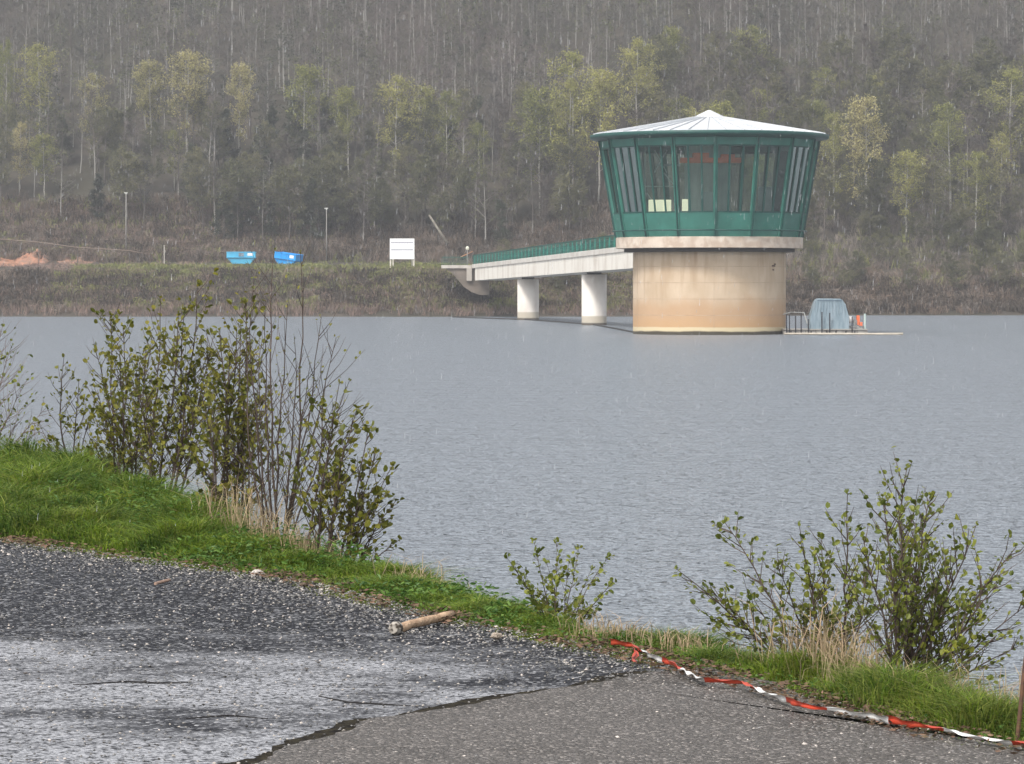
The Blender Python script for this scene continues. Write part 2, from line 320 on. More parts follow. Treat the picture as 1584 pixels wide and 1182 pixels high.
# ------------------------------------------------------------------ intake tower
concrete = mat('stained concrete', (.48, .39, .29), c2=(.36, .27, .18), scale=.35, bump=.15, bscale=6)
def drum_mat():
    m = mat('drum concrete', (.56, .44, .315), c2=(.46, .345, .23), scale=.6, lo=.35, hi=.7, bump=.12, bscale=5, stretch=(1, 1, .6)); t = m.node_tree; N = t.nodes; L = t.links; b = N['Principled BSDF']
    prev = b.inputs['Base Color'].links[0].from_socket
    tc = N.new('ShaderNodeTexCoord'); sp = N.new('ShaderNodeSeparateXYZ'); L.new(tc.outputs['Object'], sp.inputs[0])
    n = N.new('ShaderNodeTexNoise'); n.inputs['Scale'].default_value = .35; n.inputs['Detail'].default_value = 5; L.new(tc.outputs['Object'], n.inputs['Vector'])
    def band(z0, z1, amp, col, k, prev):     # tide-mark bands left by the changing water level
        a = N.new('ShaderNodeMath'); a.operation = 'MULTIPLY_ADD'; L.new(n.outputs['Fac'], a.inputs[0]); a.inputs[1].default_value = amp; L.new(sp.outputs[2], a.inputs[2])
        r = N.new('ShaderNodeMapRange'); r.interpolation_type = 'SMOOTHSTEP'; L.new(a.outputs[0], r.inputs[0]); r.inputs[1].default_value = z0+amp/2; r.inputs[2].default_value = z1+amp/2; r.inputs[3].default_value = k; r.inputs[4].default_value = 0
        x = N.new('ShaderNodeMix'); x.data_type = 'RGBA'; L.new(r.outputs[0], x.inputs[0]); L.new(prev, x.inputs[6]); x.inputs[7].default_value = (*col, 1); return x.outputs[2]
    o = band(2.3, 3.7, 2.2, (.45, .275, .15), .72, prev)
    o = band(1.0, 1.9, 1.5, (.50, .30, .14), .5, o)
    o = band(.62, .72, .15, (.60, .52, .34), .85, o)
    o = band(.22, .40, .35, (.035, .03, .022), .95, o)
    # rusty streaks near the top
    w_ = N.new('ShaderNodeTexNoise'); mp = N.new('ShaderNodeMapping'); mp.inputs['Scale'].default_value = (1, 1, .12); L.new(tc.outputs['Object'], mp.inputs['Vector']); L.new(mp.outputs[0], w_.inputs['Vector']); w_.inputs['Scale'].default_value = 1.6; w_.inputs['Detail'].default_value = 5
    r = N.new('ShaderNodeMapRange'); L.new(w_.outputs['Fac'], r.inputs[0]); r.inputs[1].default_value = .5; r.inputs[2].default_value = .72
    r2 = N.new('ShaderNodeMapRange'); L.new(sp.outputs[2], r2.inputs[0]); r2.inputs[1].default_value = 1.5; r2.inputs[2].default_value = 7.6; mm = N.new('ShaderNodeMath'); mm.operation = 'MULTIPLY'; L.new(r.outputs[0], mm.inputs[0]); L.new(r2.outputs[0], mm.inputs[1])
    x = N.new('ShaderNodeMix'); x.data_type = 'RGBA'; L.new(mm.outputs[0], x.inputs[0]); L.new(o, x.inputs[6]); x.inputs[7].default_value = (.38, .26, .16, 1)
    L.new(x.outputs[2], b.inputs['Base Color']); return m
green = mat('green painted steel', (.026, .135, .105), rough=.5, c2=(.035, .175, .135), scale=.9, lo=.4, hi=.7, spec=.4)
green_dark = mat('dark green steel', (.008, .055, .048), rough=.45, c2=(.014, .075, .06), scale=1.2)
roofm = mat('pale sheet roof', (.54, .55, .56), rough=.6, c2=(.50, .52, .54), scale=.5)
ledge_m = mat('ledge concrete', (.60, .51, .42), c2=(.50, .41, .33), scale=.9, c3=(.46, .36, .28), s3=1.3, bump=.15, bscale=8)
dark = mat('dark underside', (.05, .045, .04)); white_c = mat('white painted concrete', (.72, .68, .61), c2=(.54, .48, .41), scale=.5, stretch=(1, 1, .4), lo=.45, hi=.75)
def glass_mat():
    m = bpy.data.materials.new('tinted glass'); m.use_nodes = True; t = m.node_tree; N = t.nodes; L = t.links; N.remove(N['Principled BSDF'])
    tr = N.new('ShaderNodeBsdfTransparent'); tr.inputs[0].default_value = (.88, .93, .91, 1); gl = N.new('ShaderNodeBsdfGlossy'); gl.inputs['Roughness'].default_value = .08; gl.inputs[0].default_value = (.34, .40, .38, 1)
    df = N.new('ShaderNodeBsdfDiffuse'); df.inputs[0].default_value = (.16, .24, .225, 1)
    m1 = N.new('ShaderNodeMixShader'); m1.inputs[0].default_value = .05; L.new(tr.outputs[0], m1.inputs[1]); L.new(df.outputs[0], m1.inputs[2])
    fr = N.new('ShaderNodeFresnel'); fr.inputs[0].default_value = 1.5; m2 = N.new('ShaderNodeMixShader'); L.new(fr.outputs[0], m2.inputs[0]); L.new(m1.outputs[0], m2.inputs[1]); L.new(gl.outputs[0], m2.inputs[2])
    L.new(m2.outputs[0], N['Material Output'].inputs['Surface']); return m
glassm = glass_mat()
TX, TY = (1097-792)/17., 294.
tower = empty('intake_tower', (TX, TY, 0), 'round water intake tower with flared green glass cabin on a stained concrete drum', 'tower')
MB().lathe([(6.94, -3), (6.94, 7.45)], 96).build('drum', drum_mat(), tower, True)
mb = MB()
for z in (1.75, 3.2, 4.65, 6.1): mb.lathe([(6.935, z-.02), (6.952, z-.02), (6.952, z+.02), (6.935, z+.02)], 96)
for k in range(5): mb.hexa([(6.9*math.sin(a_), -6.9*math.cos(a_), z_) if i_ in (0, 1) else (6.953*math.sin(a_), -6.953*math.cos(a_), z_) for z_ in (.6, 7.3) for i_, a_ in enumerate((k*1.257-.002, k*1.257+.002, k*1.257+.002, k*1.257-.002))])
mb.build('formwork_seam', mat('seam concrete', (.47, .37, .27), c2=(.36, .26, .18), scale=1.), tower)
for z, w_, x_ in ((6.1, .25, 5.4), (5.75, .1, 5.45), (6.25, .12, 5.6)): q_ = -math.sqrt(6.95**2-x_**2); MB().box((x_-w_, q_-.06, z), (x_+w_, q_+.2, z+.12)).build('bracket', mat('rust bracket', (.10, .06, .04)), tower)
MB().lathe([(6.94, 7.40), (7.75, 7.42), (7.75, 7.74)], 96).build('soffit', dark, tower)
mb = MB().lathe([(7.7, 7.742), (8.47, 7.742), (8.50, 7.78), (8.50, 8.7), (8.47, 8.74), (0.1, 8.741)], 32, a0=rad(5.6)); mb.build('ledge', ledge_m, tower)
# cabin: 16 facets flaring outwards
NS = 16; Z0, Z1, Z2, Z3 = 8.745, 10.85, 16.85, 17.75; 
def rr(z): return 8.36+(9.86-8.36)*(z-8.745)/(17.4-8.745)
def fpt(a, z, off=0.): r = rr(z)+off; return np.array([r*math.sin(a), -r*math.cos(a), z])
def facet(a0, a1, z0, z1, t0, t1, off, th, mbx=None, m=0):
    """slab on the facet a0..a1 between heights, t0..t1 across it, pushed out by off with thickness th"""
    mbx = mbx or MB(); c = (a0+a1)/2; nrm = np.array([math.sin(c), -math.cos(c), 0.])
    def q(t, z): return fpt(a0, z)*(1-t)+fpt(a1, z)*t
    pts = [q(t0, z0), q(t1, z0), q(t1, z1), q(t0, z1)]
    o = [p+nrm*off for p in pts]; inn = [p+nrm*(off-th) for p in pts]
    return mbx.hexa([inn[0], inn[1], o[1], o[0], inn[3], inn[2], o[2], o[3]], m)
for k in range(NS):
    a0, a1 = k*2*math.pi/NS, (k+1)*2*math.pi/NS; am = (a0+a1)/2
    facet(a0, a1, Z0, Z1, 0, 1, 0, .12).build('lower_panel', green, tower)
    facet(a0, a1, Z2, Z3, 0, 1, 0, .12).build('upper_panel', green, tower)
    wn = facet(a0, a1, Z1+.003, Z2-.003, .02, .98, -.08, .03).build('window', glassm, tower)
    fb = MB()
    for t in (.34, .66): facet(a0, a1, Z1+.004, Z2-.004, t-.022, t+.022, .02, .09, fb)
    facet(a0, a1, Z1+.006, Z1+.13, .05, .95, .015, .07, fb); facet(a0, a1, Z2-.13, Z2-.006, .05, .95, .015, .07, fb)
    fb.build('frame', green_dark, wn)
    # the rib standing on the corner
    rb = MB(); n_ = np.array([math.sin(a0), -math.cos(a0), 0]); t_ = np.array([math.cos(a0), math.sin(a0), 0])
    def c(z, o, s): return fpt(a0, z)+n_*o+t_*s
    rb.hexa([c(Z0+.01, -.2, -.2), c(Z0+.01, -.2, .2), c(Z0+.01, .07, .17), c(Z0+.01, .07, -.17), c(Z3-.01, -.2, -.2), c(Z3-.01, -.2, .2), c(Z3-.01, .07, .17), c(Z3-.01, .07, -.17)])
    rb.hexa([c(Z0+.02, .06, -.035), c(Z0+.02, .06, .035), c(Z0+.02, .24, .035), c(Z0+.02, .24, -.035), c(Z3-.02, .06, -.035), c(Z3-.02, .06, .035), c(Z3-.02, .24, .035), c(Z3-.02, .24, -.035)], 1)
    rb.build('rib', [green, green_dark], tower)
th = np.linspace(0, 2*math.pi, 49); ring = lambda r, z: np.stack([r*np.sin(th), -r*np.cos(th), np.full(49, z)], 1)
mb = MB().tube(ring(8.78, 9.32), .075, 6)
for k in range(NS): a = k*2*math.pi/NS; mb.tube([fpt(a, 9.2, .1), (8.78*math.sin(a), -8.78*math.cos(a), 9.32)], .04, 4)
mb.build('guard_pipe', green_dark, tower, True)
MB().lathe([(9.6, 17.45), (10.4, 17.62), (10.72, 17.66), (10.86, 17.74), (10.86, 18.02), (10.70, 18.06), (10.6, 17.98)], 64).build('gutter', green_dark, tower, True)
mb = MB().lathe([(10.68, 18.04), (1.55, 19.62), (1.3, 19.63)], 64)
for k in range(40):
    a = (k+.5)*2*math.pi/40; q = lambda r, z, s: (r*math.sin(a)+s*math.cos(a), -r*math.cos(a)+s*math.sin(a), z)
    mb.hexa([q(10.6, 18.05, -.03), q(10.6, 18.05, .03), q(1.6, 19.61, .03), q(1.6, 19.61, -.03), q(10.6, 18.17, -.03), q(10.6, 18.17, .03), q(1.6, 19.73, .03), q(1.6, 19.73, -.03)])
mb.build('roof', roofm, tower)
MB().lathe([(1.5, 19.55), (1.5, 19.68), (.9, 19.98), (.35, 20.24), (.16, 20.34), (0.001, 20.36)], 24).build('roof_cap', roofm, tower)
floor_m = mat('cabin floor', (.5, .5, .48)); MB().lathe([(.01, 8.9), (8.2, 8.9)], 32).build('cabin_floor', floor_m, tower)
MB().lathe([(9.5, 17.4), (.01, 17.5)], 32).build('cabin_ceiling', mat('cabin ceiling', (.55, .58, .56)), tower)
# cabin interior: lattice mast and core
mb = MB(); mb.lathe([(2.1, 8.91), (2.1, 17.44)], 12, c=(0, 2.4)); mb.build('lift_core', mat('core wall', (.45, .49, .47), c2=(.36, .40, .38), scale=.8), tower)
orange = mat('orange crane paint', (.80, .17, .06), rough=.5, c2=(.66, .14, .05), scale=2)
cr = empty('overhead_crane', (TX, TY-2.2, 15.3), 'orange overhead crane bridge behind the upper panes of the green cabin', 'crane')
MB().box((-3.0, -5.6, .0), (2.35, -5.2, .42)).box((-3.0, -4.2, .0), (2.35, -3.8, .42)).build('girder', orange, cr)
MB().box((-1.9, -5.8, .42), (-.5, -3.7, .85)).build('trolley', orange, cr); MB().box((.6, -5.7, .42), (1.8, -3.9, .72)).build('trolley', orange, cr)
for xa, xb in ((-5.2, -3.02),): MB().box((xa, -5.3, -.3), (xb, -5.1, -.15)).build('runway', mat('pale rail', (.2, .23, .23)), cr)
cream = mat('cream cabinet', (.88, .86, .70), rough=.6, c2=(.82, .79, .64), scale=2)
cream.node_tree.nodes['Principled BSDF'].inputs['Emission Color'].default_value = (1, .93, .68, 1); cream.node_tree.nodes['Principled BSDF'].inputs['Emission Strength'].default_value = .38   # glow added to brighten the cream cabinets, which are no lamps
greym = mat('grey cabinet', (.42, .47, .46), rough=.6)
for (x0, x1, a_, lab, mm, zt) in ((-5.75, -3.75, 0, 'wide cream cabinet with added glow behind the lower left panes of the green cabin', cream, 2.45), (-2.85, -2.35, 0, 'narrow cream cabinet with added glow just right of the wide one behind the cabin glass', cream, 2.45), (-1.3, -.15, 0, 'grey switch cabinet behind the panes left of the tower middle', greym, 3.1), (4.0, 5.2, 0, 'pair of grey locker doors behind the right panes of the cabin', greym, 3.6)):
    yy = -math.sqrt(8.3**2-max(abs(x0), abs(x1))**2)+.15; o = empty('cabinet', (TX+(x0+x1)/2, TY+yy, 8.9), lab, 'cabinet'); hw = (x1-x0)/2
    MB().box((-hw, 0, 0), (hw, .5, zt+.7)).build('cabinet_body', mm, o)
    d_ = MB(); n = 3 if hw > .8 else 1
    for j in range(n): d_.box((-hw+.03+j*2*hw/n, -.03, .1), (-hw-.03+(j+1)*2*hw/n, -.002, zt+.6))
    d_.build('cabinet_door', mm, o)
lm = empty('lattice_frame', (TX-4.6, TY-5.2, 8.9), 'pale steel lattice frame behind the upper left panes of the cabin', 'frame')
for (p, q_) in (((-1.4, 0, 4.35), (1.2, 0, 4.35)), ((-.6, 0, 7.6), (.5, 0, 5.6)), ((.5, 0, 7.6), (-.6, 0, 5.6)), ((-1.3, 0, 3.8), (-.2, 0, 2.2)), ((.2, 0, 5.6), (1.2, 0, 4.4))):
    MB().tube([p, q_], .05, 4).build('brace', mat('pale steel', (.42, .47, .47)), lm)
MB().box((-1.5, -.05, 0), (-1.4, .05, 8.3)).box((1.2, -.05, 0), (1.3, .05, 8.3)).build('upright', greym, lm)

# ------------------------------------------------------------------ footbridge
def bc(D): return np.array([17.62-.135*(D-294), D])             # centre line
bdir = np.array([-.135, 1.]); bdir /= np.linalg.norm(bdir); bn = np.array([-bdir[1], bdir[0]])   # bn points to the left side
def zd(D): return 8.30-(D-334)*.0084
bridge = empty('footbridge', (*bc(380), 0), 'long white concrete footbridge with green railing from the shore to the tower', 'bridge')
def bp(D, s, z): c = bc(D); return (c[0]+bn[0]*s, c[1]+bn[1]*s, z)
D0, D1 = 301.5, 452.
def beam(s0, s1, zt, zb, Da=D0, Db=D1, mbx=None):
    mbx = mbx or MB(); n = 4
    for j in range(n):
        a, b = Da+(Db-Da)*j/n, Da+(Db-Da)*(j+1)/n
        mbx.hexa([bp(a, s1, zd(a)+zb), bp(a, s0, zd(a)+zb), bp(b, s0, zd(b)+zb), bp(b, s1, zd(b)+zb), bp(a, s1, zd(a)+zt), bp(a, s0, zd(a)+zt), bp(b, s0, zd(b)+zt), bp(b, s1, zd(b)+zt)])
    return mbx
beam(-1.9, 1.9, 0, -.55).build('deck', mat('deck edge concrete', (.60, .57, .52), c2=(.5, .46, .41), scale=.6), bridge, world=True)
beam(-1.75, 1.78, -.553, -2.28, D0, 449.5).build('girder', white_c, bridge, world=True)
for s in (1.8, -1.8):
    mb = MB()
    beam(s-.035, s+.035, 1.30, 1.17, mbx=mb); beam(s-.025, s+.025, .22, .16, mbx=mb)
    D = D0
    while D < D1:
        c = bp(D, s, zd(D)); big = int(round((D-D0)/.45)) % 7 == 0; r = .02; ry = .26 if big else .02
        mb.box((c[0]-(.06 if big else r), c[1]-ry, c[2]), (c[0]+(.06 if big else r), c[1]+ry, c[2]+1.16), 1 if big else 0); D += .45
    mb.build('railing', [mat('dark green railing', (.008, .075, .06), rough=.5), mat('green railing', (.03, .20, .155), rough=.5)], bridge, world=True)
def pier_mat():
    m = mat('pier concrete', (.66, .62, .57), c2=(.55, .50, .45), scale=.8, stretch=(1, 1, .5)); t = m.node_tree; N = t.nodes; L = t.links; b = N['Principled BSDF']; prev = b.inputs['Base Color'].links[0].from_socket
    tc = N.new('ShaderNodeTexCoord'); sp = N.new('ShaderNodeSeparateXYZ'); L.new(tc.outputs['Object'], sp.inputs[0])
    for z, col, kk in ((.95, (.33, .29, .22), .8), (.2, (.06, .05, .04), .9)):
        r = N.new('ShaderNodeMapRange'); L.new(sp.outputs[2], r.inputs[0]); r.inputs[1].default_value = z; r.inputs[2].default_value = z+.12; r.inputs[3].default_value = kk; r.inputs[4].default_value = 0
        x = N.new('ShaderNodeMix'); x.data_type = 'RGBA'; L.new(r.outputs[0], x.inputs[0]); L.new(prev, x.inputs[6]); x.inputs[7].default_value = (*col, 1); prev = x.outputs[2]
    L.new(prev, b.inputs['Base Color']); return m
pm = pier_mat()
for D, r in ((357, 1.38), (409, 1.36)):
    c = bc(D); px_ = {357: 919, 409: 817}[D]; c = np.array([Xat(px_, D), D])
    mb = MB().lathe([(r, -3), (r, zd(D)-2.52), (0.01, zd(D)-2.519)], 32, c=c); pr = mb.build('pier', pm, bridge, True, True)
    MB().box((c[0]-.8, D-.6, zd(D)-2.52), (c[0]+.8, D+.6, zd(D)-2.282)).build('bearing', dark, bridge, world=True)
abm = mat('abutment concrete', (.20, .165, .135), c2=(.12, .10, .08), scale=.5, bump=.2)
abt = zd(452)-.56
mb = MB()
xl, xr_ = -9.7, -3.2
prof = [(-9.3, abt), (xr_, abt), (xr_, 3.0), (-4.4, 3.0), (-5.6, 3.4), (-6.8, 4.2), (-8.3, 6.0)]
n = len(prof); V = [(x, 452.3, z) for x, z in prof]+[(x, 460., z) for x, z in prof]
mb.add(V, np.array([(k, (k+1) % n, n+(k+1) % n, n+k) for k in range(n)]))
mb.add(V, np.array([[0]+list(range(n-1, 0, -1))]))
mb.build('abutment', abm, bridge, world=True)
MB().box((-6.35, 451.9, abt-1.75), (-5.6, 452.29, abt)).build('pilaster', mat('pale pilaster', (.42, .38, .33)), bridge, world=True)
MB().box((-9.9, 452.05, abt+.003), (-3.0, 460.2, abt+.45)).build('landing_slab', mat('slab edge', (.55, .51, .46), c2=(.4, .36, .32), scale=1.), bridge, world=True)
mb = MB(); zt = abt+.45
for j in range(14):
    x = -9.8+j*.28; mb.box((x-.02, 452.15, zt), (x+.02, 452.2, zt+1.1))
mb.box((-9.82, 452.14, zt+1.08), (-6.1, 452.21, zt+1.15)); mb.build('landing_railing', mat('green railing end', (.03, .16, .125)), bridge, world=True)
pal = mat('pale metal', (.24, .23, .21)); globe = mat('pale globe', (.62, .62, .5), rough=.4)
def lamp(px, ybase, ytop, D, lab, arm=False, r=.07):
    z0 = float(zfar(Xat(px, D), D))-.2 if ybase is None else P(px, ybase, D)[2]; zt = P(px, ytop, D)[2]
    o = empty('lamp_post', (Xat(px, D), D, z0), lab, 'lamp post', 'lamp posts on the far shore'); h = zt-z0
    MB().tube([(0, 0, 0), (0, 0, h*.5), (0, 0, h)], [r, r*.85, r*.6], 8).build('pole', pal, o, True)
    if arm: MB().lathe([(.001, h-.32), (.2, h-.2), (.26, h), (.2, h+.2), (.001, h+.3)], 12).build('globe', globe, o, True)
    else: MB().box((-.3, -.12, h), (.25, .12, h+.14)).box((-.09, -.09, h-.15), (.09, .09, h)).build('lamp_head', mat('lamp head', (.6, .6, .56)), o)
    return o
lamp(195, None, 299, 506, 'tallest thin pole lamp on the left of the far shore, above the orange soil', r=.11)
lamp(505, None, 323, 500, 'pole lamp between the blue skips and the white sign board', r=.1)
lamp(905, None, 323, 520, 'lamp with small head behind the bridge railing close to the tower', r=.09)
lamp(723, 410, 384, 455, 'short lamp with pale globe standing on the bridge landing', True, .08)
o = tag(MB().tube([P(712, 398, 454.6), P(731, 389, 455.4)], .06, 5).build('diagonal_bar', mat('faded orange bar', (.42, .22, .12))), 'thin faded orange bar slanting across the globe lamp at the landing', 'bar')

# ------------------------------------------------------------------ sign, skips, guard rail, small things on the far shore
Ds = 478.; s_ = Ds/F
sg = empty('sign_board', (Xat(622, Ds), Ds, float(zfar(Xat(622, Ds), Ds))-.1), 'large blank white sign board with two dark lines on four legs', 'sign')
zb = sg.location.z; za, zc = P(0, 401, Ds)[2]-zb, P(0, 369, Ds)[2]-zb; wht = mat('white board', (.86, .86, .87), rough=.5, c2=(.8, .8, .82), scale=2)
MB().box((-19*s_, 0, za), (19*s_, .08, zc)).build('board', wht, sg)
for yy_ in (375.5, 386.5): MB().box((-17*s_, -.012, P(0, yy_+.5, Ds)[2]-zb), (17*s_, -.002, P(0, yy_-.5, Ds)[2]-zb)).build('line', mat('grey line', (.12, .11, .18)), sg)
for x, y in ((-18, .1), (18, .1), (-14.5, 1.3), (15, 1.3)): MB().box((x*s_-.11, y, 0), (x*s_+.11, y+.16, za+.6)).build('leg', mat('pale post', (.62, .58, .5)), sg)
def skip(px, D, lab, col, rz, wdt, hgt, col2):
    x = Xat(px, D); o = empty('skip_container', (x, D, float(zfar(x, D))+.02), lab, 'skip', 'blue skips on the far shore'); o.rotation_euler[2] = rz
    m = mat('blue paint', col, rough=.5, c2=col2, scale=.8); L_, l_, W = wdt/2, wdt/2*.62, .95; t = .06
    mb = MB(); zm = hgt*.5   # bathtub outline: vertical upper band, tapered lower half
    sec = [(l_, .06), (L_*.97, zm), (L_, zm+.02), (L_, hgt)]
    def ringp(e, z, w_): return [(-e, -w_, z), (e, -w_, z), (e, w_, z), (-e, w_, z)]
    V = []; 
    for e, z in sec: V += ringp(e, z, W*(.85 if z < .1 else 1))
    for e, z in sec[::-1]: V += ringp(e-t, max(z, .12), W*(.85 if z < .1 else 1)-t)
    q = [(i*4+k, i*4+(k+1) % 4, (i+1)*4+(k+1) % 4, (i+1)*4+k) for i in range(7) for k in range(4)]+[(3, 2, 1, 0), (28, 29, 30, 31)]
    mb.add(V, np.array(q)); mb.build('body', m, o)
    MB().box((-L_-.03, -W-.07, hgt-.12), (L_+.03, -W-.005, hgt+.01)).box((-L_-.03, W+.005, hgt-.12), (L_+.03, W+.07, hgt+.01)).build('rim', m, o)
    MB().box((-L_*.95, -W-.08, zm-.05), (L_*.95, -W-.005, zm+.06)).build('seam_bar', mat('deep blue', tuple(c*.3 for c in col)), o)
    for f in (-.33, .08, .25): MB().box((L_*f*1.2-.05, -W-.06, zm+.08), (L_*f*1.2+.05, -W-.004, hgt-.14)).build('side_rib', m, o)
    MB().box((L_*.45, -W-.03, zm+.35), (L_*.82, -W-.005, hgt-.2)).build('label_plate', wht, o)
    for sx in (-1, 1): MB().tube([(sx*(l_+.35), -W-.1, zm*.6), (sx*(l_+.35), -W+.02, zm*.6)], .09, 8).build('lifting_lug', mat('steel', (.2, .2, .2)), o)
    return o
sk1 = skip(373.5, Dground(373, 411)+1., 'light blue open skip with a white label, left of the two on the far shore', (.07, .42, .68), 0, 4.4, 1.9, (.10, .50, .74))
MB().box((-.35, -1.02, 1.2), (.45, -.985, 1.72)).build('grey_patch', mat('grey patch', (.25, .33, .38), c2=(.1, .14, .2), scale=3), sk1)
skip(445, Dground(445, 413)+1., 'deeper blue skip set at an angle, right of the two on the far shore', (.01, .28, .72), rad(-32), 4.0, 2.0, (.015, .34, .78)).rotation_euler[1] = rad(7)
Dg = 498.; zg = lambda px, py: P(px, py, Dg)
gr = empty('guard_rail', (Xat(110, Dg), Dg, 0), 'long thin guard rail running down past the orange soil on the far left shore', 'guard rail')
pts = np.array([zg(-60, 365), zg(0, 370), zg(60, 375), zg(120, 383), zg(200, 388), zg(225, 393)]); mb = MB().tube(pts, .10, 6); mb.build('rail', mat('rusty rail', (.17, .13, .10)), gr, True, True)
for px, py in ((-40, 367), (0, 370), (60, 375), (120, 383), (165, 386), (200, 388)):
    p = zg(px, py); z0 = float(zfar(p[0], p[1])); MB().box((p[0]-.06, p[1]+.05, min(z0, p[2]-.5)-.2), (p[0]+.06, p[1]+.17, p[2]+.02)).build('post', bark_grey, gr, world=True)
mk = P(254, 380, 497); tag(MB().box((mk[0]-.06, 496.9, float(zfar(mk[0], 497))-.2), (mk[0]+.06, 497.1, mk[2])).box((mk[0]-.12, 496.87, mk[2]), (mk[0]+.12, 497.13, mk[2]+.08)).build('marker_post', mat('white marker', (.48, .45, .40))), 'short white marker post between the tall lamp and the skips', 'marker post')
def heap(px, py, w_, h_, lab, col, c2):
    D = Dground(px, py); x = Xat(px, D); n = 36; u, v = np.meshgrid(np.linspace(-1, 1, n), np.linspace(-1, 1, n)); r = np.clip(1-np.hypot(u, v), 0, 1)*(1+.5*vnoise(u*4, v*4, px))
    X = x+u*w_; Y = D+v*5; Z = zfar(X, Y)-.15+(r**.8)*h_*(1+.35*vnoise(u*9, v*9, px)+.15*vnoise(u*23, v*23, 2)); tag(link('soil_heap', gridmesh('soil_heap', X, Y, Z, mat('orange soil', col, c2=c2, scale=1.2, bump=.6, bscale=4))), lab, 'soil heap', 'bare soil heaps')
heap(50, 405, 3.2, 1.7, 'salmon orange heap of bare soil below the guard rail, the tallest one', (.40, .19, .12), (.22, .14, .10))
heap(2, 410, 4.0, .9, 'low orange soil spill at the left edge of the far shore', (.42, .20, .12), (.26, .15, .10))
heap(120, 403, 4.0, .6, 'faint pinkish brown soil spill right of the orange heap', (.34, .19, .13), (.2, .13, .09))

# ------------------------------------------------------------------ pontoon beside the tower
pon = empty('work_pontoon', (Xat(1275, 290), 290, 0), 'flat work pontoon with posts floating at the right foot of the tower', 'pontoon'); q = 17.24
fl = mat('dirty white float', (.38, .36, .33), c2=(.22, .2, .18), scale=1.5)
mb = MB()
for j in range(8): mb.box((-3.65+j*.93, -1.3, -.2), (-3.65+j*.93+.88, 1.3, .42))
mb.build('float', fl, pon); MB().box((-3.7, -1.4, .43), (3.75, 1.4, .52)).build('deck', mat('deck boards', (.33, .31, .28)), pon)
blk = mat('black post', (.03, .03, .035))
for x, h in ((-3.5, 1.35), (-3.25, 1.3), (-2.7, 1.2), (-2.2, 1.4), (-1.55, .9), (-.35, 1.55), (.35, 1.45), (2.35, 1.1)): MB().box((x-.05, -1.5, -.1), (x+.05, -1.41, .5+h)).build('post', blk, pon)
MB().tube([(-3.6, 1.2, 1.8), (-2.9, 1.2, 2.0), (-1.7, 1.2, 1.95)], .035, 5).tube([(-1.7, 1.2, 1.95), (-1.3, 1.1, .6)], .05, 5).build('handrail', mat('pale hand rail', (.45, .46, .44)), pon)
for x in (-3.1, -2.2, -1.3, .1, .9, 1.8, 2.6): MB().box((x-.05, -1.36, .1), (x+.05, -1.302, .34)).build('cleat', blk, pon)
tn = empty('shelter_tent', (Xat(1281, 290), 290, .52), 'grey blue tarpaulin tent standing on the pontoon', 'tent'); tarp = mat('tarpaulin', (.17, .23, .265), rough=.5, c2=(.25, .31, .35), scale=1.2, stretch=(3, 3, .6), bump=.4, bscale=3)
prof = [(-1.8, 0), (-1.72, 1.0), (-1.32, 2.35), (-1.1, 2.62), (-.9, 2.7), (.95, 2.68), (1.15, 2.6), (1.42, 2.2), (1.72, 1.1), (1.75, 0)]
n = len(prof); ny = 7; V = []
for j in range(ny):
    y = -1.15+2.3*j/(ny-1)
    for i_, (x, z) in enumerate(prof): V.append((x+.04*math.sin(j*2.1+i_), y*(1-.12*(z/2.7)), z+.03*math.sin(j*1.7+i_*1.3)))
mb = MB().add(V, np.array([(j*n+k, j*n+k+1, (j+1)*n+k+1, (j+1)*n+k) for j in range(ny-1) for k in range(n-1)]))
mb.add(V, np.array([list(range(n))[::-1]])); mb.add(V, np.array([[(ny-1)*n+k for k in range(n)]])); mb.build('canopy', tarp, tn)
cr_ = MB()
for j in range(11): x = -1.2+j*.24; cr_.tube([(x*1.02, -1.04, 2.5), (x*1.12+.03, -1.09, 1.9), (x*1.2, -1.13, 1.3-.1*(j % 3))], [.035, .03, .008], 4)
cr_.build('fold', tarp, tn); MB().box((-1.05, -1.08, 2.52), (1.1, -1.03, 2.6)).build('ridge_band', mat('dark band', (.12, .17, .21)), tn)
pu = empty('pump_unit', (Xat(1325, 289.6), 289.6, .52), 'small white and orange engine pump at the right end of the pontoon', 'pump')
MB().lathe([(.001, .0), (.30, .02), (.34, .25), (.30, .5), (.15, .62), (.001, .64)], 12, c=(-.6, 0)).build('tank', mat('white tank', (.62, .6, .58), rough=.4), pu, True, False).location = (0, 0, .5)
MB().box((.0, -.3, .35), (.25, .3, 1.2)).box((.2, -.3, .1), (.5, .2, .6)).build('motor', orange, pu)
MB().box((-1.3, -.4, 0), (.6, .4, .28)).box((-1.35, -.3, .28), (-.9, .2, .6)).box((-.25, -.35, .3), (.02, .3, .8)).build('base_frame', mat('dark grey machine', (.10, .10, .11), c2=(.3, .3, .28), scale=6), pu)
MB().tube([(.75, 0, -.1), (.75, 0, 1.35)], .1, 8).build('exhaust', mat('pale pipe', (.45, .55, .52)), pu)
MB().lathe([(.001, -.6), (.28, -.6), (.3, -.3), (.3, -.12), (.001, -.12)], 10, c=(0, -.4)).lathe([(.001, -.6), (.28, -.6), (.3, -.3), (.3, -.12), (.001, -.12)], 10, c=(.6, -.4)).build('fender', blk, pu, True)
tag(MB().tube([(Xat(1213, 288.3), 288.3, .10), (Xat(1300, 287.7), 287.7, .09), (Xat(1355, 287.2), 287.2, .09), (Xat(1397, 286.8), 286.8, .09)], [.09, .1, .1, .14], 8).build('floating_pipe', mat('pale plastic pipe', (.50, .45, .37), c2=(.38, .34, .28), scale=2), smooth=True), 'pale pipe floating in front of the pontoon and sticking out to the right', 'pipe')
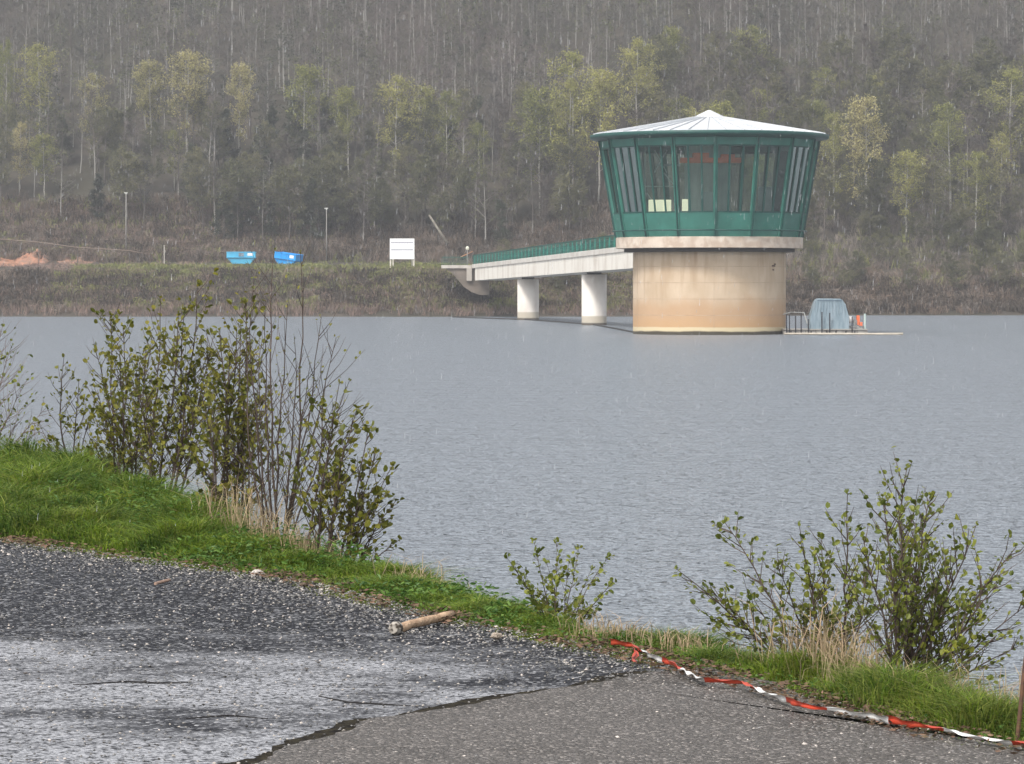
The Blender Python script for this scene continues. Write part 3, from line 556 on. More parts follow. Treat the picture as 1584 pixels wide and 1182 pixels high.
pts = [P(700, 0, 440)*[1, 1, 0], P(815, 0, 407)*[1, 1, 0], P(870, 0, 380)*[1, 1, 0], P(920, 0, 355)*[1, 1, 0], P(955, 0, 322)*[1, 1, 0], P(981, 0, 300)*[1, 1, 0]]
tag(MB().tube(np.array(pts)+[0, 0, .02], .13, 8).build('floating_boom', mat('dark boom', (.03, .03, .03))), 'dark floating boom line from the bridge piers to the tower drum', 'boom')

# ------------------------------------------------------------------ forest
def tree_arrays(H, kind, dens=1., seed=0, lod=1.):
    """returns (trunk MB, crown MB) at the origin; kind: bare, birch, leafy, dark"""
    global R; keep = R; R = np.random.default_rng(seed); tr = MB(); cw = MB()
    base_r = {'birch': .15, 'bare': .13, 'leafy': .14, 'dark': .16}[kind]*H/15
    n = 7; z = np.linspace(0, H*.97, n); lean = R.normal(size=2)*.025*H; px = lean[0]*(z/H)**1.5+np.cumsum(R.normal(size=n)*.09); py = lean[1]*(z/H)**1.5+np.cumsum(R.normal(size=n)*.09)
    TP = np.stack([px, py, z], 1); TP[0, :2] *= 0; tr.tube(TP-[0, 0, .3], base_r*(1-.88*z/H), 6)
    nb = int({'birch': 46, 'bare': 40, 'leafy': 38, 'dark': 44}[kind]*lod); lo = {'birch': .2, 'bare': .25, 'leafy': .22, 'dark': .1}[kind]
    t = lo+(1-lo)*R.random(nb)**.9; ph = R.random(nb)*6.283; up = {'birch': .75, 'bare': 1.1, 'leafy': .7, 'dark': .05}[kind]
    u_ = (t-lo)/(1-lo)
    env = np.sin(np.clip(u_*.86+.14, 0, 1)*math.pi)**.65 if kind != 'dark' else (1-u_)**.8+.08
    ln = H*{'birch': .235, 'bare': .17, 'leafy': .24, 'dark': .20}[kind]*env*(.55+.6*R.random(nb))
    org = np.stack([np.interp(t*H*.97, z, px), np.interp(t*H*.97, z, py), t*H*.97], 1)
    dr = np.stack([np.cos(ph), np.sin(ph), np.full(nb, up)+R.normal(size=nb)*.25], 1); dr /= np.linalg.norm(dr, axis=1)[:, None]
    tip = org+dr*ln[:, None]; tr.prisms(org, tip, base_r*.28*(1-.7*t), .008)
    ns = 6; k = np.repeat(np.arange(nb), ns); f = .25+.75*R.random(nb*ns); o2 = org[k]+dr[k]*(ln[k]*f)[:, None]
    d2 = dr[k]+R.normal(size=(nb*ns, 3))*.55; d2 /= np.linalg.norm(d2, axis=1)[:, None]; l2 = ln[k]*(.22+.3*R.random(nb*ns)); e2 = o2+d2*l2[:, None]
    cw.prisms(o2, e2, .024, .01)
    nt_ = int(5*dens*lod)+1; k2 = np.repeat(np.arange(nb*ns), nt_); f = R.random(len(k2)); o3 = o2[k2]+d2[k2]*(l2[k2]*f)[:, None]
    d3 = d2[k2]+R.normal(size=(len(k2), 3))*.6+np.array([0, 0, {'birch': -.35, 'bare': .5, 'leafy': 0, 'dark': -.2}[kind]]); d3 /= np.linalg.norm(d3, axis=1)[:, None]
    l3 = .45+.5*R.random(len(k2)); s3 = np.cross(d3, R.normal(size=(len(k2), 3))); s3 /= np.linalg.norm(s3, axis=1)[:, None]; wdt = .018 if kind == 'birch' else .028
    e3 = o3+d3*l3[:, None]; cw.add(np.stack([o3-s3*wdt, o3+s3*wdt, e3], 1).reshape(-1, 3), np.arange(len(k2)*3).reshape(-1, 3))
    if kind != 'bare':
        m = int({'birch': 7, 'leafy': 6, 'dark': 5}[kind]*dens); k4 = np.repeat(np.arange(len(k2)), m) if kind == 'dark' else np.repeat(np.arange(0, len(k2)), max(1, m//2+1))
        pp = o3[k4]+d3[k4]*(l3[k4]*R.random(len(k4)))[:, None]+R.normal(size=(len(k4), 3))*.13
        if lod < 1: pp = pp[::2]
        cw.quads(pp, {'birch': .17, 'leafy': .19, 'dark': .22}[kind]*(1.35 if lod < 1 else 1)*(.7+.6*R.random(len(pp))), m=1, aspect=1.3, droop=.4 if kind == 'birch' else 0)
    R = keep; return tr, cw
protos = {}
def proto(kind, i, leaf, tw, bk):
    tr, cw = tree_arrays([14, 16, 17, 15][i], kind, 1., 100+i*7+len(kind))
    return (tr.mesh('trunk', bk, True), cw.mesh('crown', [tw, leaf]), [14, 16, 17, 15][i])
for i in range(3):
    protos['birch', i] = proto('birch', i, leaf_young, twig_grey, bark_birch)
    protos['pale', i] = proto('birch', i, leaf_pale, twig_grey, bark_birch)
    protos['bare', i] = proto('bare', i, leaf_young, twig_brown, bark_grey)
    protos['greybare', i] = proto('bare', i, leaf_young, twig_grey, bark_mid)
    protos['leafy', i] = proto('leafy', i, leaf_olive, twig_grey, bark_grey)
for i in range(2): protos['dark', i] = proto('dark', i, leaf_dark, twig_brown, bark_grey)
nm = {'birch': 'birch_tree', 'pale': 'birch_tree', 'bare': 'bare_tree', 'greybare': 'bare_tree', 'leafy': 'leafy_tree', 'dark': 'evergreen_tree'}
def put_tree(kind, x, y, H, label, group, sx=1.):
    i = random.randrange(2 if kind == 'dark' else 3); tm, cm, h0 = protos[kind, i]
    o = empty(nm[kind], (x, y, float(zfar(x, y))-.1), label, 'tree', group); s = H/h0; o.scale = (s*sx, s*sx, s); o.rotation_euler[2] = random.random()*6.28
    link('trunk', tm, o); link('crown', cm, o); return o
spots = []
def solve(px, ytop, H):
    D = np.arange(505, 700, .5); g = zfar(Xat(px, D), D)+H; k = np.nonzero(g >= EYE-(ytop-HY)*D/F)[0]; return D[k[0]] if len(k) else 690
NOTABLE = [
 ('birch', 62, 68, 17, 1.0, 'yellow green birch near the left edge, the highest crown of the far left'),
 ('birch', 8, 60, 18, .5, 'slim pale stemmed birch cut by the left edge of the view'),
 ('pale', 287, 74, 17, 1.05, 'pale cream yellow birch, the brightest crown left of the middle'),
 ('pale', 235, 88, 15, .9, 'faint yellow birch just left of the brightest cream birch'),
 ('pale', 368, 92, 16, .7, 'narrow pointed pale birch right of the brightest cream birch'),
 ('birch', 468, 95, 16, 1.1, 'broad yellow green birch above the right blue skip'),
 ('birch', 612, 118, 16, 1.1, 'yellow green birch above and left of the white sign board'),
 ('birch', 655, 128, 14, .9, 'smaller birch leaning right of the one over the sign board'),
 ('greybare', 762, 105, 17, .8, 'tall thin pale stemmed tree above the shore end of the bridge'),
 ('birch', 742, 190, 12, .9, 'low yellow green birch above the bridge landing'),
 ('birch', 835, 128, 19, 1.0, 'white stemmed birch over the first bridge pier'),
 ('birch', 888, 78, 23, 1.0, 'tallest yellow green birch with white double stem left of the tower'),
 ('birch', 925, 100, 20, .9, 'yellow green birch close beside the left eave of the tower'),
 ('birch', 1120, 150, 16, .9, 'yellowish birch rising just behind the tower roof cap'),
 ('greybare', 1200, 150, 15, .9, 'faint greyish birch behind the right half of the tower roof'),
 ('pale', 1342, 142, 20, .9, 'pale tall birch right of the tower, the brightest there'),
 ('birch', 1290, 175, 16, .9, 'olive birch between the tower eave and the pale tall birch'),
 ('birch', 1470, 160, 16, 1.2, 'broad green birch at upper right near the edge'),
 ('birch', 1560, 105, 17, 1.2, 'green birch cut by the right edge, high on the slope'),
 ('birch', 70, 205, 10, 1.1, 'small bright birch low on the far left slope'),
 ('pale', 30, 190, 11, .8, 'small pale birch low beside the left edge'),
 ('birch', 270, 200, 9, .9, 'small yellow birch under the brightest cream birch'),
 ('birch', 540, 130, 14, .9, 'yellow green birch between those above the right skip and above the sign'),
 ('birch', 690, 140, 14, 1.0, 'yellow green birch up the slope right of the pair over the sign board'),
 ('pale', 140, 115, 14, .9, 'pale faint birch between the far left birches and the cream one'),
 ('birch', 985, 60, 17, 1.0, 'faint birch high on the slope over the left eave of the tower'),
 ('birch', 1400, 230, 13, 1.1, 'green birch low right of the pale tall birch'),
 ('birch', 1510, 235, 13, 1.2, 'green birch low under the two at the right edge'),
 ('leafy', 590, 290, 8, 1.3, 'rounded greenish bush tree behind the white sign board'),
 ('leafy', 1525, 325, 12, 1.4, 'broad olive tree near the water at the right edge'),
 ('leafy', 1440, 335, 11, 1.4, 'broad olive tree near the water right of the pontoon'),
 ('leafy', 1345, 300, 12, 1.2, 'olive tree behind the pontoon tent'),
 ('leafy', 1275, 320, 11, 1.1, 'olive tree close behind the right side of the tower drum'),
 ('leafy', 655, 250, 11, 1.2, 'greenish tree up the slope right of the sign board'),
]
for kind, px, yt, H, sx, lab in NOTABLE:
    H *= 1.12; D = solve(px, yt, H); x = Xat(px, D); put_tree(kind, x, D, H, lab, None, sx*.95); spots.append((x, D))
    if px == 888: put_tree('birch', x-.9, D-.4, H*.85, 'second white stem leaning beside the tallest birch left of the tower', None, .7)
# the body of the wood
cand = []
for D in np.arange(512, 668, 4.3):
    for X in np.arange(-.175*D, .175*D, 3.9): cand.append((X+random.uniform(-2, 2), D+random.uniform(-2.2, 2.2)))
front, back = [], []
for x, y in cand:
    d = y-float(shore(x)); px = CX+x*F/y; py = HY-(float(zfar(x, y))-EYE)*F/y
    if px >= 980 and d < (9 if px > 1190 else 22)+9*random.random(): continue
    if d < 54+6*random.random() and px < 980: continue
    if px < 330 and d < 70: continue                # open scrub slope at the left
    if py < -10: back.append((x, y, px, py)); continue
    near_spot = any(abs(x-a) < 2.2 and -14 < y-b < 0 for a, b in spots)
    if near_spot and random.random() < .8: continue
    (front if d < 98 and random.random() < .72 else back).append((x, y, px, py))
random.shuffle(front)
lab_bare = 'bare greyish brown tree among many alike low in the far wood'; lab_dark = 'dark evergreen tree among many alike low in the far wood'
lab_leafy = 'dull olive tree just coming into leaf among many alike in the far wood'; lab_b = 'thin pale barked leafless tree among many alike in the far wood'
for x, y, px, py in front[:430]:
    r = random.random(); left = px < 800
    if px < 820: k = 'dark' if r < .20 else 'bare' if r < .38 else 'leafy' if r < .92 else 'greybare'
    else: k = 'bare' if r < .28 else 'leafy' if r < .86 else 'greybare' if r < .88 else 'birch'
    H = random.uniform(8.5, 14) if k != 'dark' else random.uniform(7, 12)
    if y-float(shore(x)) < 45: H *= .62 if y-float(shore(x)) > 24 else .45
    lab, g = {'dark': (lab_dark, 'dark evergreens in the far wood'), 'bare': (lab_bare, 'bare brown trees in the far wood'), 'leafy': (lab_leafy, 'olive trees in the far wood'), 'greybare': (lab_b, 'pale stemmed bare trees in the far wood'), 'birch': ('small yellow green birch among the bare trees right of the tower', 'small birches right of the tower')}[k]
    put_tree(k, x, y, H, lab, g, random.uniform(.9, 1.3))
back += front[430:]
for j in range(85):
    px = random.uniform(1180, 1680) if j < 66 else random.uniform(770, 1000); d = 9+44*random.random()**.9 if j < 66 else 8+26*random.random(); x = Xat(px, 480); y = float(shore(x))+d
    g = ('olive bush low on the far slope right of the tower, one of many alike', 'olive bushes low on the slope right of the tower') if j < 66 else ('olive bush on the far bank seen behind the bridge, one of several alike', 'olive bushes on the bank behind the bridge')
    o = put_tree('leafy', x, y, random.uniform(3.2, 6.8)*(1 if j < 66 else .7), g[0], g[1], 1.5); o['category'] = 'bush'; o.name = 'olive_bush'
# everything higher up reads as one mass: one object
lowp = {}
for i in range(4): lowp['bare', i] = tree_arrays(14+i, 'bare', .9, 900+i, .62)
for i in range(2): lowp['dark', i] = tree_arrays(13+i, 'dark', .45, 950+i, .6); lowp['leafy', i] = tree_arrays(14+i, 'leafy', .6, 970+i, .6)
twig_mix = mat('upper wood twigs', (.13, .12, .10), c2=(.085, .082, .07), scale=.06, lo=.4, hi=.6, c3=(.135, .11, .10), s3=.035)
trunk_mix = mat('upper wood trunks', (.30, .285, .26), c2=(.10, .085, .075), scale=.11, lo=.42, hi=.55)
leaf_mix = mat('upper wood leaves', (.14, .15, .065), c2=(.05, .06, .035), scale=.05, lo=.4, hi=.6)
mats4 = [trunk_mix, twig_mix, leaf_mix, leaf_dark]
arr = {}
for k, (tr, cw) in lowp.items():
    m = MB(); V, Fs, M = tr.arrays(); m.add(V, [f for f in Fs], 0)
    V, Fs, M = cw.arrays()
    m.V.append(V)
    for f, mm in zip(Fs, M):
        m.F.setdefault(f.shape[1], []).append(f+m.n); m.M.setdefault(f.shape[1], []).append(np.where(mm == 1, 3 if k[0] == 'dark' else 2, 1))
    m.n += len(V); arr[k] = m.arrays()
big = {}; Vs = []; nn = 0
print('trees', len(front), 'mass', len(back))
for x, y, px, py in back:
    r = random.random(); kind = 'bare' if r < (.55 if px < 850 else .70) else 'dark' if r < (.68 if px < 850 else .74) else 'leafy'; i = random.randrange(4 if kind == 'bare' else 2)
    V, Fs, M = arr[kind, i]; s = random.uniform(.75, 1.15); a = random.random()*6.283; ca, sa = math.cos(a)*s, math.sin(a)*s
    W = np.stack([V[:, 0]*ca-V[:, 1]*sa+x, V[:, 0]*sa+V[:, 1]*ca+y, V[:, 2]*s+float(zfar(x, y))-.2], 1).astype(np.float32); Vs.append(W)
    for f, mm in zip(Fs, M): big.setdefault(f.shape[1], ([], []))[0].append(f+nn); big[f.shape[1]][1].append(mm)
    nn += len(V)
ks = sorted(big); me = npmesh('upper_wood', np.vstack(Vs), [np.vstack(big[k][0]) for k in ks], mats4, [np.concatenate(big[k][1]) for k in ks])
tag(link('upper_wood', me), 'dense bare greyish brown wood covering the whole upper hillside', 'wood', kind='stuff')
print('mass faces', len(me.polygons))

# ------------------------------------------------------------------ scrub and grass of the far shore
def scatter(n, px0, px1, d0, d1):
    X = R.uniform(Xat(px0, 480), Xat(px1, 480), n); Y = shore(X)+R.uniform(d0, d1, n); return X, Y
mb = MB()
def tufts(n, px0, px1, d0, d1, h, m, nb=9, wdt=.03, spread=.6):
    X, Y = scatter(n, px0, px1, d0, d1); keep = vnoise(X*.3, Y*.5, m)+.5*vnoise(X*1.1, Y*1.3, m+3)+R.normal(size=n)*.2 > -.12; X, Y = X[keep], Y[keep]; n = len(X); Z = zfar(X, Y)-.05
    k = np.repeat(np.arange(n), nb); N_ = len(k); hh = h*(.4+.9*R.random(n))[k]*(.5+.7*R.random(N_)); a = R.normal(size=(N_, 2))*spread
    o = np.stack([X[k]+R.normal(size=N_)*.25, Y[k]+R.normal(size=N_)*.25, Z[k]], 1); mid = o+np.stack([a[:, 0]*.4, a[:, 1]*.4, np.ones(N_)*.75], 1)*hh[:, None]; e = mid+np.stack([a[:, 0], a[:, 1], .25-.5*R.random(N_)], 1)*hh[:, None]*.7
    s = R.normal(size=(N_, 3)); s[:, 2] *= .2; s /= np.linalg.norm(s, axis=1)[:, None]; s *= wdt
    V = np.stack([o-s, o+s, mid+s*.8, mid-s*.8, e], 1).reshape(-1, 3); b5 = np.arange(N_)*5
    mb.add(V, [np.stack([b5, b5+1, b5+2, b5+3], 1), np.stack([b5+3, b5+2, b5+4], 1)], m)
brm = [mat('scrub brown', (.14, .10, .07), c2=(.23, .17, .13), scale=.5), mat('scrub grey', (.26, .22, .185), c2=(.13, .11, .095), scale=.6), mat('shore grass', (.22, .23, .07), c2=(.14, .15, .055), scale=.3), mat('scrub pinkish', (.30, .21, .17), c2=(.16, .115, .095), scale=.4), mat('dark brush', (.06, .048, .036), c2=(.09, .07, .05), scale=.4)]
tufts(5200, -80, 1000, 1, 24, 1.3, 0); tufts(2600, -80, 1000, 1, 24, 1.1, 1); tufts(3200, -80, 1000, 0, 16, 1.2, 3); tufts(2600, 100, 1000, 2, 22, 1.0, 2, 12, .06); tufts(3400, -80, 1000, 3, 21, 1.5, 4, 12, .07)
tufts(6500, 120, 780, 11, 36, .9, 2, 12, .06); tufts(900, 540, 640, 15, 26, .8, 2, 11, .045); tufts(1300, 150, 1000, 30, 50, .55, 2); tufts(1500, -80, 350, 24, 50, .6, 3); tufts(1500, 780, 1000, 3, 40, 1.3, 2)
tufts(4200, -80, 430, 50, 80, 1.5, 0, 10); tufts(2600, -80, 430, 50, 78, 1.4, 3, 10); tufts(2600, -80, 560, 50, 80, 1.6, 1, 10); tufts(1800, -80, 560, 50, 80, 1.8, 4, 12, .06); tufts(900, -80, 560, 50, 80, 1.4, 2, 12, .06)
tufts(2400, 430, 1000, 50, 70, 1.8, 0, 10); tufts(2000, 430, 1000, 50, 70, 1.8, 1, 10); tufts(1200, 430, 1000, 52, 75, 2.2, 4, 12, .06)
tufts(4200, 980, 1700, .5, 26, 1.5, 0, 10, .04); tufts(3000, 980, 1700, .5, 26, 1.4, 1, 10, .04); tufts(3000, 980, 1700, 1, 16, 1.6, 4, 12, .06); tufts(700, 980, 1700, 12, 40, 1.6, 2, 14, .05); tufts(2000, 980, 1700, 20, 60, 2.4, 1, 12)
mb2 = mb; tag(mb2.build('shore_scrub', brm), 'tangled brown and olive scrub and grass covering the far bank', 'scrub', kind='stuff')
# driftwood and a fallen trunk
o = tag(MB().tube([P(664, 333, 506), P(676, 352, 505), P(692, 377, 504)], [.16, .2, .24], 8).build('fallen_trunk', mat('bleached log', (.22, .20, .16), c2=(.14, .12, .10), scale=2), smooth=True), 'bleached trunk leaning on the slope between sign board and bridge landing', 'log')
dw = []
for j in range(16):
    px = random.uniform(0, 720); D = float(shore(Xat(px, 452)))+random.uniform(.8, 5); x = Xat(px, D); a = random.uniform(-.6, .6); l = random.uniform(1, 2.6)
    q_ = MB().tube([(-l/2, 0, .05), (0, .1, .22), (l/2, 0, .1)], [.09, .07, .03], 5).prisms([(0, .1, .2), (.2*l, 0, .15)], [(.3*l, -.2, .8), (.4*l, .3, .6)], .04, .015)
    b_ = q_.build('driftwood', mat('driftwood', (.32, .27, .22)) if j == 0 else bpy.data.materials['driftwood'], smooth=True); b_.location = (x, D, float(zfar(x, D))); b_.rotation_euler = (0, random.uniform(-.3, .3), a)
    tag(b_, 'bleached driftwood branch stranded just above the far waterline', 'driftwood', 'driftwood on the far waterline')

# ------------------------------------------------------------------ shrubs on the near bank
alder = mat('alder leaf', (.19, .185, .024), rough=.5, c2=(.11, .12, .018), scale=6, island=.45, trans=.35)
alder_fresh = mat('fresh shrub leaf', (.18, .205, .032), rough=.5, c2=(.105, .13, .024), scale=6, island=.4, trans=.35)
stem_m = mat('shrub stem', (.05, .036, .03), c2=(.085, .062, .05), scale=14); stem_pale = mat('pinkish stem', (.17, .12, .10), c2=(.10, .07, .06), scale=12)
def shrub(name, label, cat, base_px, off, stems, leafd=1., lsize=.05, twigd=1., mleaf=alder, mstem=stem_m, r0=.011, leaf_from=.15, group=None, spread=.16, tlen=.3):
    tlen *= 1.1; D = rayd(base_px, off); x0 = Xat(base_px, D); z0 = on_near(x0, D); o = empty(name, (x0, D, z0), label, cat, group); st = MB(); lf = MB(); base = np.array([x0, D, z0])
    LP, LD, LS = [], [], []
    for (bx, tx, ty, bend) in stems:
        Dt = D+random.uniform(-spread, spread)*2; tip = P(tx, ty, Dt); bD = D+random.uniform(-.12, .12); b = np.array([Xat(bx, bD), bD, 0]); b[2] = on_near(b[0], b[1])-.05
        n = 12; t = np.linspace(0, 1, n)[:, None]; L_ = np.linalg.norm(tip-b); c = np.array([bend*L_, random.uniform(-.05, .05)*L_, 0])
        Q = b*(1-t)+tip*t+c*np.sin(t*math.pi)+np.cumsum(R.normal(size=(n, 3)), 0)*.006*L_*np.array([1, 1, .2])*(1-t)*t*4
        st.tube(Q-base, r0*(.5+.5*L_/1.5)*(1-.8*t[:, 0]), 6)
        T = np.gradient(Q, axis=0); T /= np.linalg.norm(T, axis=1)[:, None]
        m = int(L_*20*twigd)
        for j in range(m):
            u = .12+.85*random.random(); p = np.array([np.interp(u, t[:, 0], Q[:, i]) for i in range(3)]); tt_ = np.array([np.interp(u, t[:, 0], T[:, i]) for i in range(3)])
            side = R.normal(size=3); side -= tt_*side.dot(tt_); side /= np.linalg.norm(side); dr = tt_*.8+side*.75+np.array([0, 0, .15]); dr /= np.linalg.norm(dr)
            l = tlen*(.35+1.1*(1-u))*(.5+.9*random.random())*min(1.2, L_); e1 = p+dr*l*.55; dr2 = dr+np.array([0, 0, .35])+R.normal(size=3)*.12; dr2 /= np.linalg.norm(dr2); e2 = e1+dr2*l*.5
            st.prisms([p-base, e1-base], [e1-base, e2-base], [r0*.32, r0*.2], [r0*.2, r0*.09])
            if u > leaf_from*.8:
                nl = int((.5+l/.052)*leafd*random.uniform(.5, 1.5))
                for q in range(nl):
                    v = random.random()**.7; pp = p+dr*l*.55*min(1, v*2) if v < .5 else e1+dr2*l*.5*(v-.5)*2
                    LP.append(pp+R.normal(size=3)*.008); LD.append(dr+R.normal(size=3)*.8+[0, 0, .1]); LS.append(lsize*random.uniform(.45, 1.15))
        nl = int(L_*9*leafd)
        for q in range(nl):
            u = leaf_from+(1-leaf_from)*random.random()**.8; p = np.array([np.interp(u, t[:, 0], Q[:, i]) for i in range(3)]); LP.append(p); LD.append(R.normal(size=3)+[0, 0, .5]); LS.append(lsize*random.uniform(.4, 1.)*(1-.35*u))
        for q in range(int(5*min(1, leafd*1.5))): LP.append(tip+R.normal(size=3)*.006); LD.append(R.normal(size=3)*.6+[0, 0, 1]); LS.append(lsize*random.uniform(.4, .8))
    st.build('stem', mstem, o)
    if LP: lf.leaves(np.array(LP)-base, np.array(LD), np.array(LS)); lf.build('foliage', mleaf, o)
    return o
shrub('twiggy_shrub', 'sparse pinkish twiggy shrub cut by the left edge', 'shrub', -10, .5, [(-40, 18, 535, .03), (-30, 42, 588, -.03), (-20, 72, 630, -.03), (-30, 4, 505, 0), (-10, 60, 665, -.04), (-15, 30, 640, .02), (-35, -10, 560, 0), (-5, 85, 680, -.05)], .4, .04, 1.1, alder_fresh, stem_pale, .009, tlen=.35)
shrub('alder_sapling', 'short leafy alder sapling, second from the left edge', 'shrub', 110, .35, [(108, 99, 552, 0), (112, 122, 590, -.02), (118, 148, 620, -.03), (104, 60, 655, .02)], .9, .045, 1., tlen=.22)
shrub('alder_sapling', 'alder sapling with a narrow spire left of the tallest leafy one', 'shrub', 190, .3, [(186, 171, 487, .02), (192, 190, 505, .0), (182, 148, 545, .02), (200, 215, 555, -.01), (196, 150, 600, .04), (205, 235, 520, -.01), (180, 130, 660, .03), (210, 185, 540, 0)], 1.1, .045, 1.1, tlen=.26)
shrub('alder_sapling', 'tallest leafy alder sapling with two long leaders, in the middle of the left thicket', 'shrub', 245, .3, [(228, 248, 462, .0), (250, 306, 438, .05), (240, 276, 488, .02), (236, 225, 540, .01), (255, 330, 520, .03), (262, 322, 545, .0), (245, 210, 570, .02), (258, 285, 480, .02), (268, 335, 590, 0)], 1.05, .045, 1.1, tlen=.28)
shrub('alder_sapling', 'dense leafy alder clump left of the bare tall stems', 'shrub', 345, .3, [(370, 379, 468, .0), (352, 340, 512, .01), (330, 366, 512, .02), (362, 392, 560, -.01), (340, 310, 600, .02), (375, 400, 620, 0), (348, 355, 555, 0), (325, 330, 640, .01), (365, 372, 500, .01)], 1.15, .045, 1.1, tlen=.26)
shrub('bare_shrub', 'tall nearly leafless clump of dark stems reaching in front of the far bank', 'shrub', 428, .3, [(432, 423, 388, -.01), (430, 465, 392, .04), (420, 393, 432, -.02), (418, 400, 560, -.02), (436, 520, 522, -.02), (440, 541, 588, -.03), (432, 497, 490, .0), (426, 445, 470, .0), (424, 380, 505, -.03), (438, 480, 560, 0), (434, 455, 520, .01), (420, 410, 480, 0)], .3, .028, .5, alder, stem_m, .0085, .2, spread=.2, tlen=.34)
shrub('alder_sapling', 'leafy rounded alder at the right end of the left thicket', 'shrub', 520, .28, [(485, 525, 592, .02), (500, 552, 632, .0), (520, 570, 660, .0), (530, 582, 700, -.01), (540, 606, 722, -.03), (545, 612, 775, -.04), (470, 498, 625, .02), (510, 540, 660, .0), (548, 618, 835, -.04), (530, 560, 740, .0), (490, 510, 680, .0), (520, 590, 760, -.02), (505, 530, 700, 0), (545, 590, 800, -.02)], 1.15, .045, 1.15, tlen=.24)
shrub('alder_sapling', 'low leafy shrub in the middle of the grass edge', 'shrub', 865, .22, [(855, 784, 862, .04), (858, 826, 838, .02), (862, 861, 838, .0), (868, 895, 848, -.02), (872, 941, 862, -.04), (864, 845, 870, .0), (870, 915, 880, -.02), (860, 805, 890, .03), (872, 880, 870, 0), (875, 948, 900, -.03)], 2.4, .032, 1.7, alder_fresh, r0=.006, tlen=.12)
shrub('spreading_shrub', 'wide spreading shrub at the right with dark forked stems', 'shrub', 1395, .3, [(1400, 1403, 722, .02), (1405, 1438, 768, .0), (1410, 1510, 812, -.02), (1412, 1572, 846, -.04), (1415, 1590, 935, -.06), (1412, 1575, 1000, -.07), (1395, 1365, 770, .02), (1390, 1335, 830, .02), (1405, 1480, 850, -.02), (1400, 1425, 800, 0), (1408, 1545, 900, -.04), (1392, 1375, 850, 0), (1410, 1540, 985, -.03), (1400, 1460, 920, -.02), (1404, 1390, 790, .01), (1412, 1520, 940, -.02)], 1.7, .030, 1.6, alder_fresh, r0=.010, leaf_from=.25, tlen=.26)
shrub('spreading_shrub', 'left half of the right thicket, with long arching branches', 'shrub', 1290, .3, [(1295, 1311, 762, .02), (1285, 1236, 812, .02), (1250, 1121, 808, .05), (1235, 1046, 880, .05), (1240, 1165, 925, .04), (1290, 1270, 830, .01), (1280, 1200, 872, .03), (1300, 1345, 850, .0), (1298, 1320, 880, 0), (1240, 1090, 905, .05), (1285, 1250, 900, .02)], 1.8, .030, 1.5, alder_fresh, r0=.009, leaf_from=.2, tlen=.24)

# ------------------------------------------------------------------ grass of the near bank
g_mats = [mat('lush grass', (.15, .225, .02), rough=.55, c2=(.05, .10, .012), scale=3, island=.35, trans=.35, spec=.2), mat('yellowish grass', (.19, .215, .045), rough=.6, c2=(.12, .16, .03), scale=3, island=.3, trans=.35, spec=.2), mat('dry straw', (.42, .33, .20), rough=.7, c2=(.27, .20, .13), scale=4, island=.3, trans=.2, spec=.2), mat('herb leaf', (.055, .12, .018), rough=.5, c2=(.09, .17, .03), scale=5, island=.35, trans=.3)]
def blades(mbx, X, Y, h, wdt, m, lean=.35, curl=.5):
    N_ = len(X); Z = znear(X, Y)-.01; o = np.stack([X, Y, Z], 1); a = R.normal(size=(N_, 2))*lean; h = np.broadcast_to(h, (N_,))
    mid = o+np.stack([a[:, 0]*.45, a[:, 1]*.45, np.full(N_, .62)], 1)*h[:, None]; e = mid+np.stack([a[:, 0]*(1+curl), a[:, 1]*(1+curl), .38-curl*.35*R.random(N_)], 1)*h[:, None]*.75
    s = R.normal(size=(N_, 3)); s[:, 2] = 0; s /= np.linalg.norm(s, axis=1)[:, None]; s *= np.broadcast_to(wdt, (N_,))[:, None]*.5
    V = np.stack([o-s, o+s, mid+s*.8, mid-s*.8, e], 1).reshape(-1, 3); b5 = np.arange(N_)*5
    mbx.add(V, [np.stack([b5, b5+1, b5+2, b5+3], 1), np.stack([b5+3, b5+2, b5+4], 1)], m)
def verge(n, y0, y1, dmin, dmax):        # random points: yn position along the edge, d from it
    YN = R.uniform(y0, y1, n); i = np.argsort(E[:, 1]); ex = np.interp(YN, E[i, 1], E[i, 0]); W = wv(YN); d = dmin+(W*dmax[0]+dmax[1]-dmin)*R.random(n)
    return ex+.877*d, YN+.48*d, d, YN
gm = MB()
X, Y, d, yn = verge(170000, 9, 27, -.02, (1, .5)); cl = 1.2*vnoise(X*3.1, Y*3.1, 3)+.9*vnoise(X*7, Y*7, 7); dens = R.random(len(X)) < np.clip(.55+.35*cl+d*1.5, .05, 1)*np.clip(.15+d*4+.5*vnoise(X*2.3, Y*1.9, 8), .04, 1)*np.interp(yn, [9, 15, 19, 27], [1, .9, .8, .7])
X, Y, d, yn, cl = [q[dens] for q in (X, Y, d, yn, cl)]
h = np.interp(yn, [9, 12.2, 13.5, 16, 18, 21, 27], [.19, .16, .09, .065, .10, .18, .25])*(.6+.75*cl+.5*R.random(len(X)))*np.clip(.35+d*2.2, .3, 1); h = np.clip(h, .02, .4)
k = (R.random(len(X)) < np.interp(yn, [9, 12.5, 14, 16, 27], [.6, .5, .2, .2, .28])+.12*(vnoise(X*2, Y*2, 9) > .3)).astype(int)
for m in (0, 1): q = k == m; blades(gm, X[q], Y[q], h[q], np.interp(yn[q], [9, 15, 19, 27], [.005, .006, .009, .010]), m, .45, .8)
X, Y, d, yn = verge(9000, 9, 27, -.12, (0, .3)); blades(gm, X, Y, .045*(.5+R.random(len(X))), .005, 1, .6)
tag(gm.build('grass', g_mats), 'lush green grass on the verge between the road and the lake', 'grass', kind='stuff')
hm = MB()   # broad leaved herbs mixed into the grass at the left
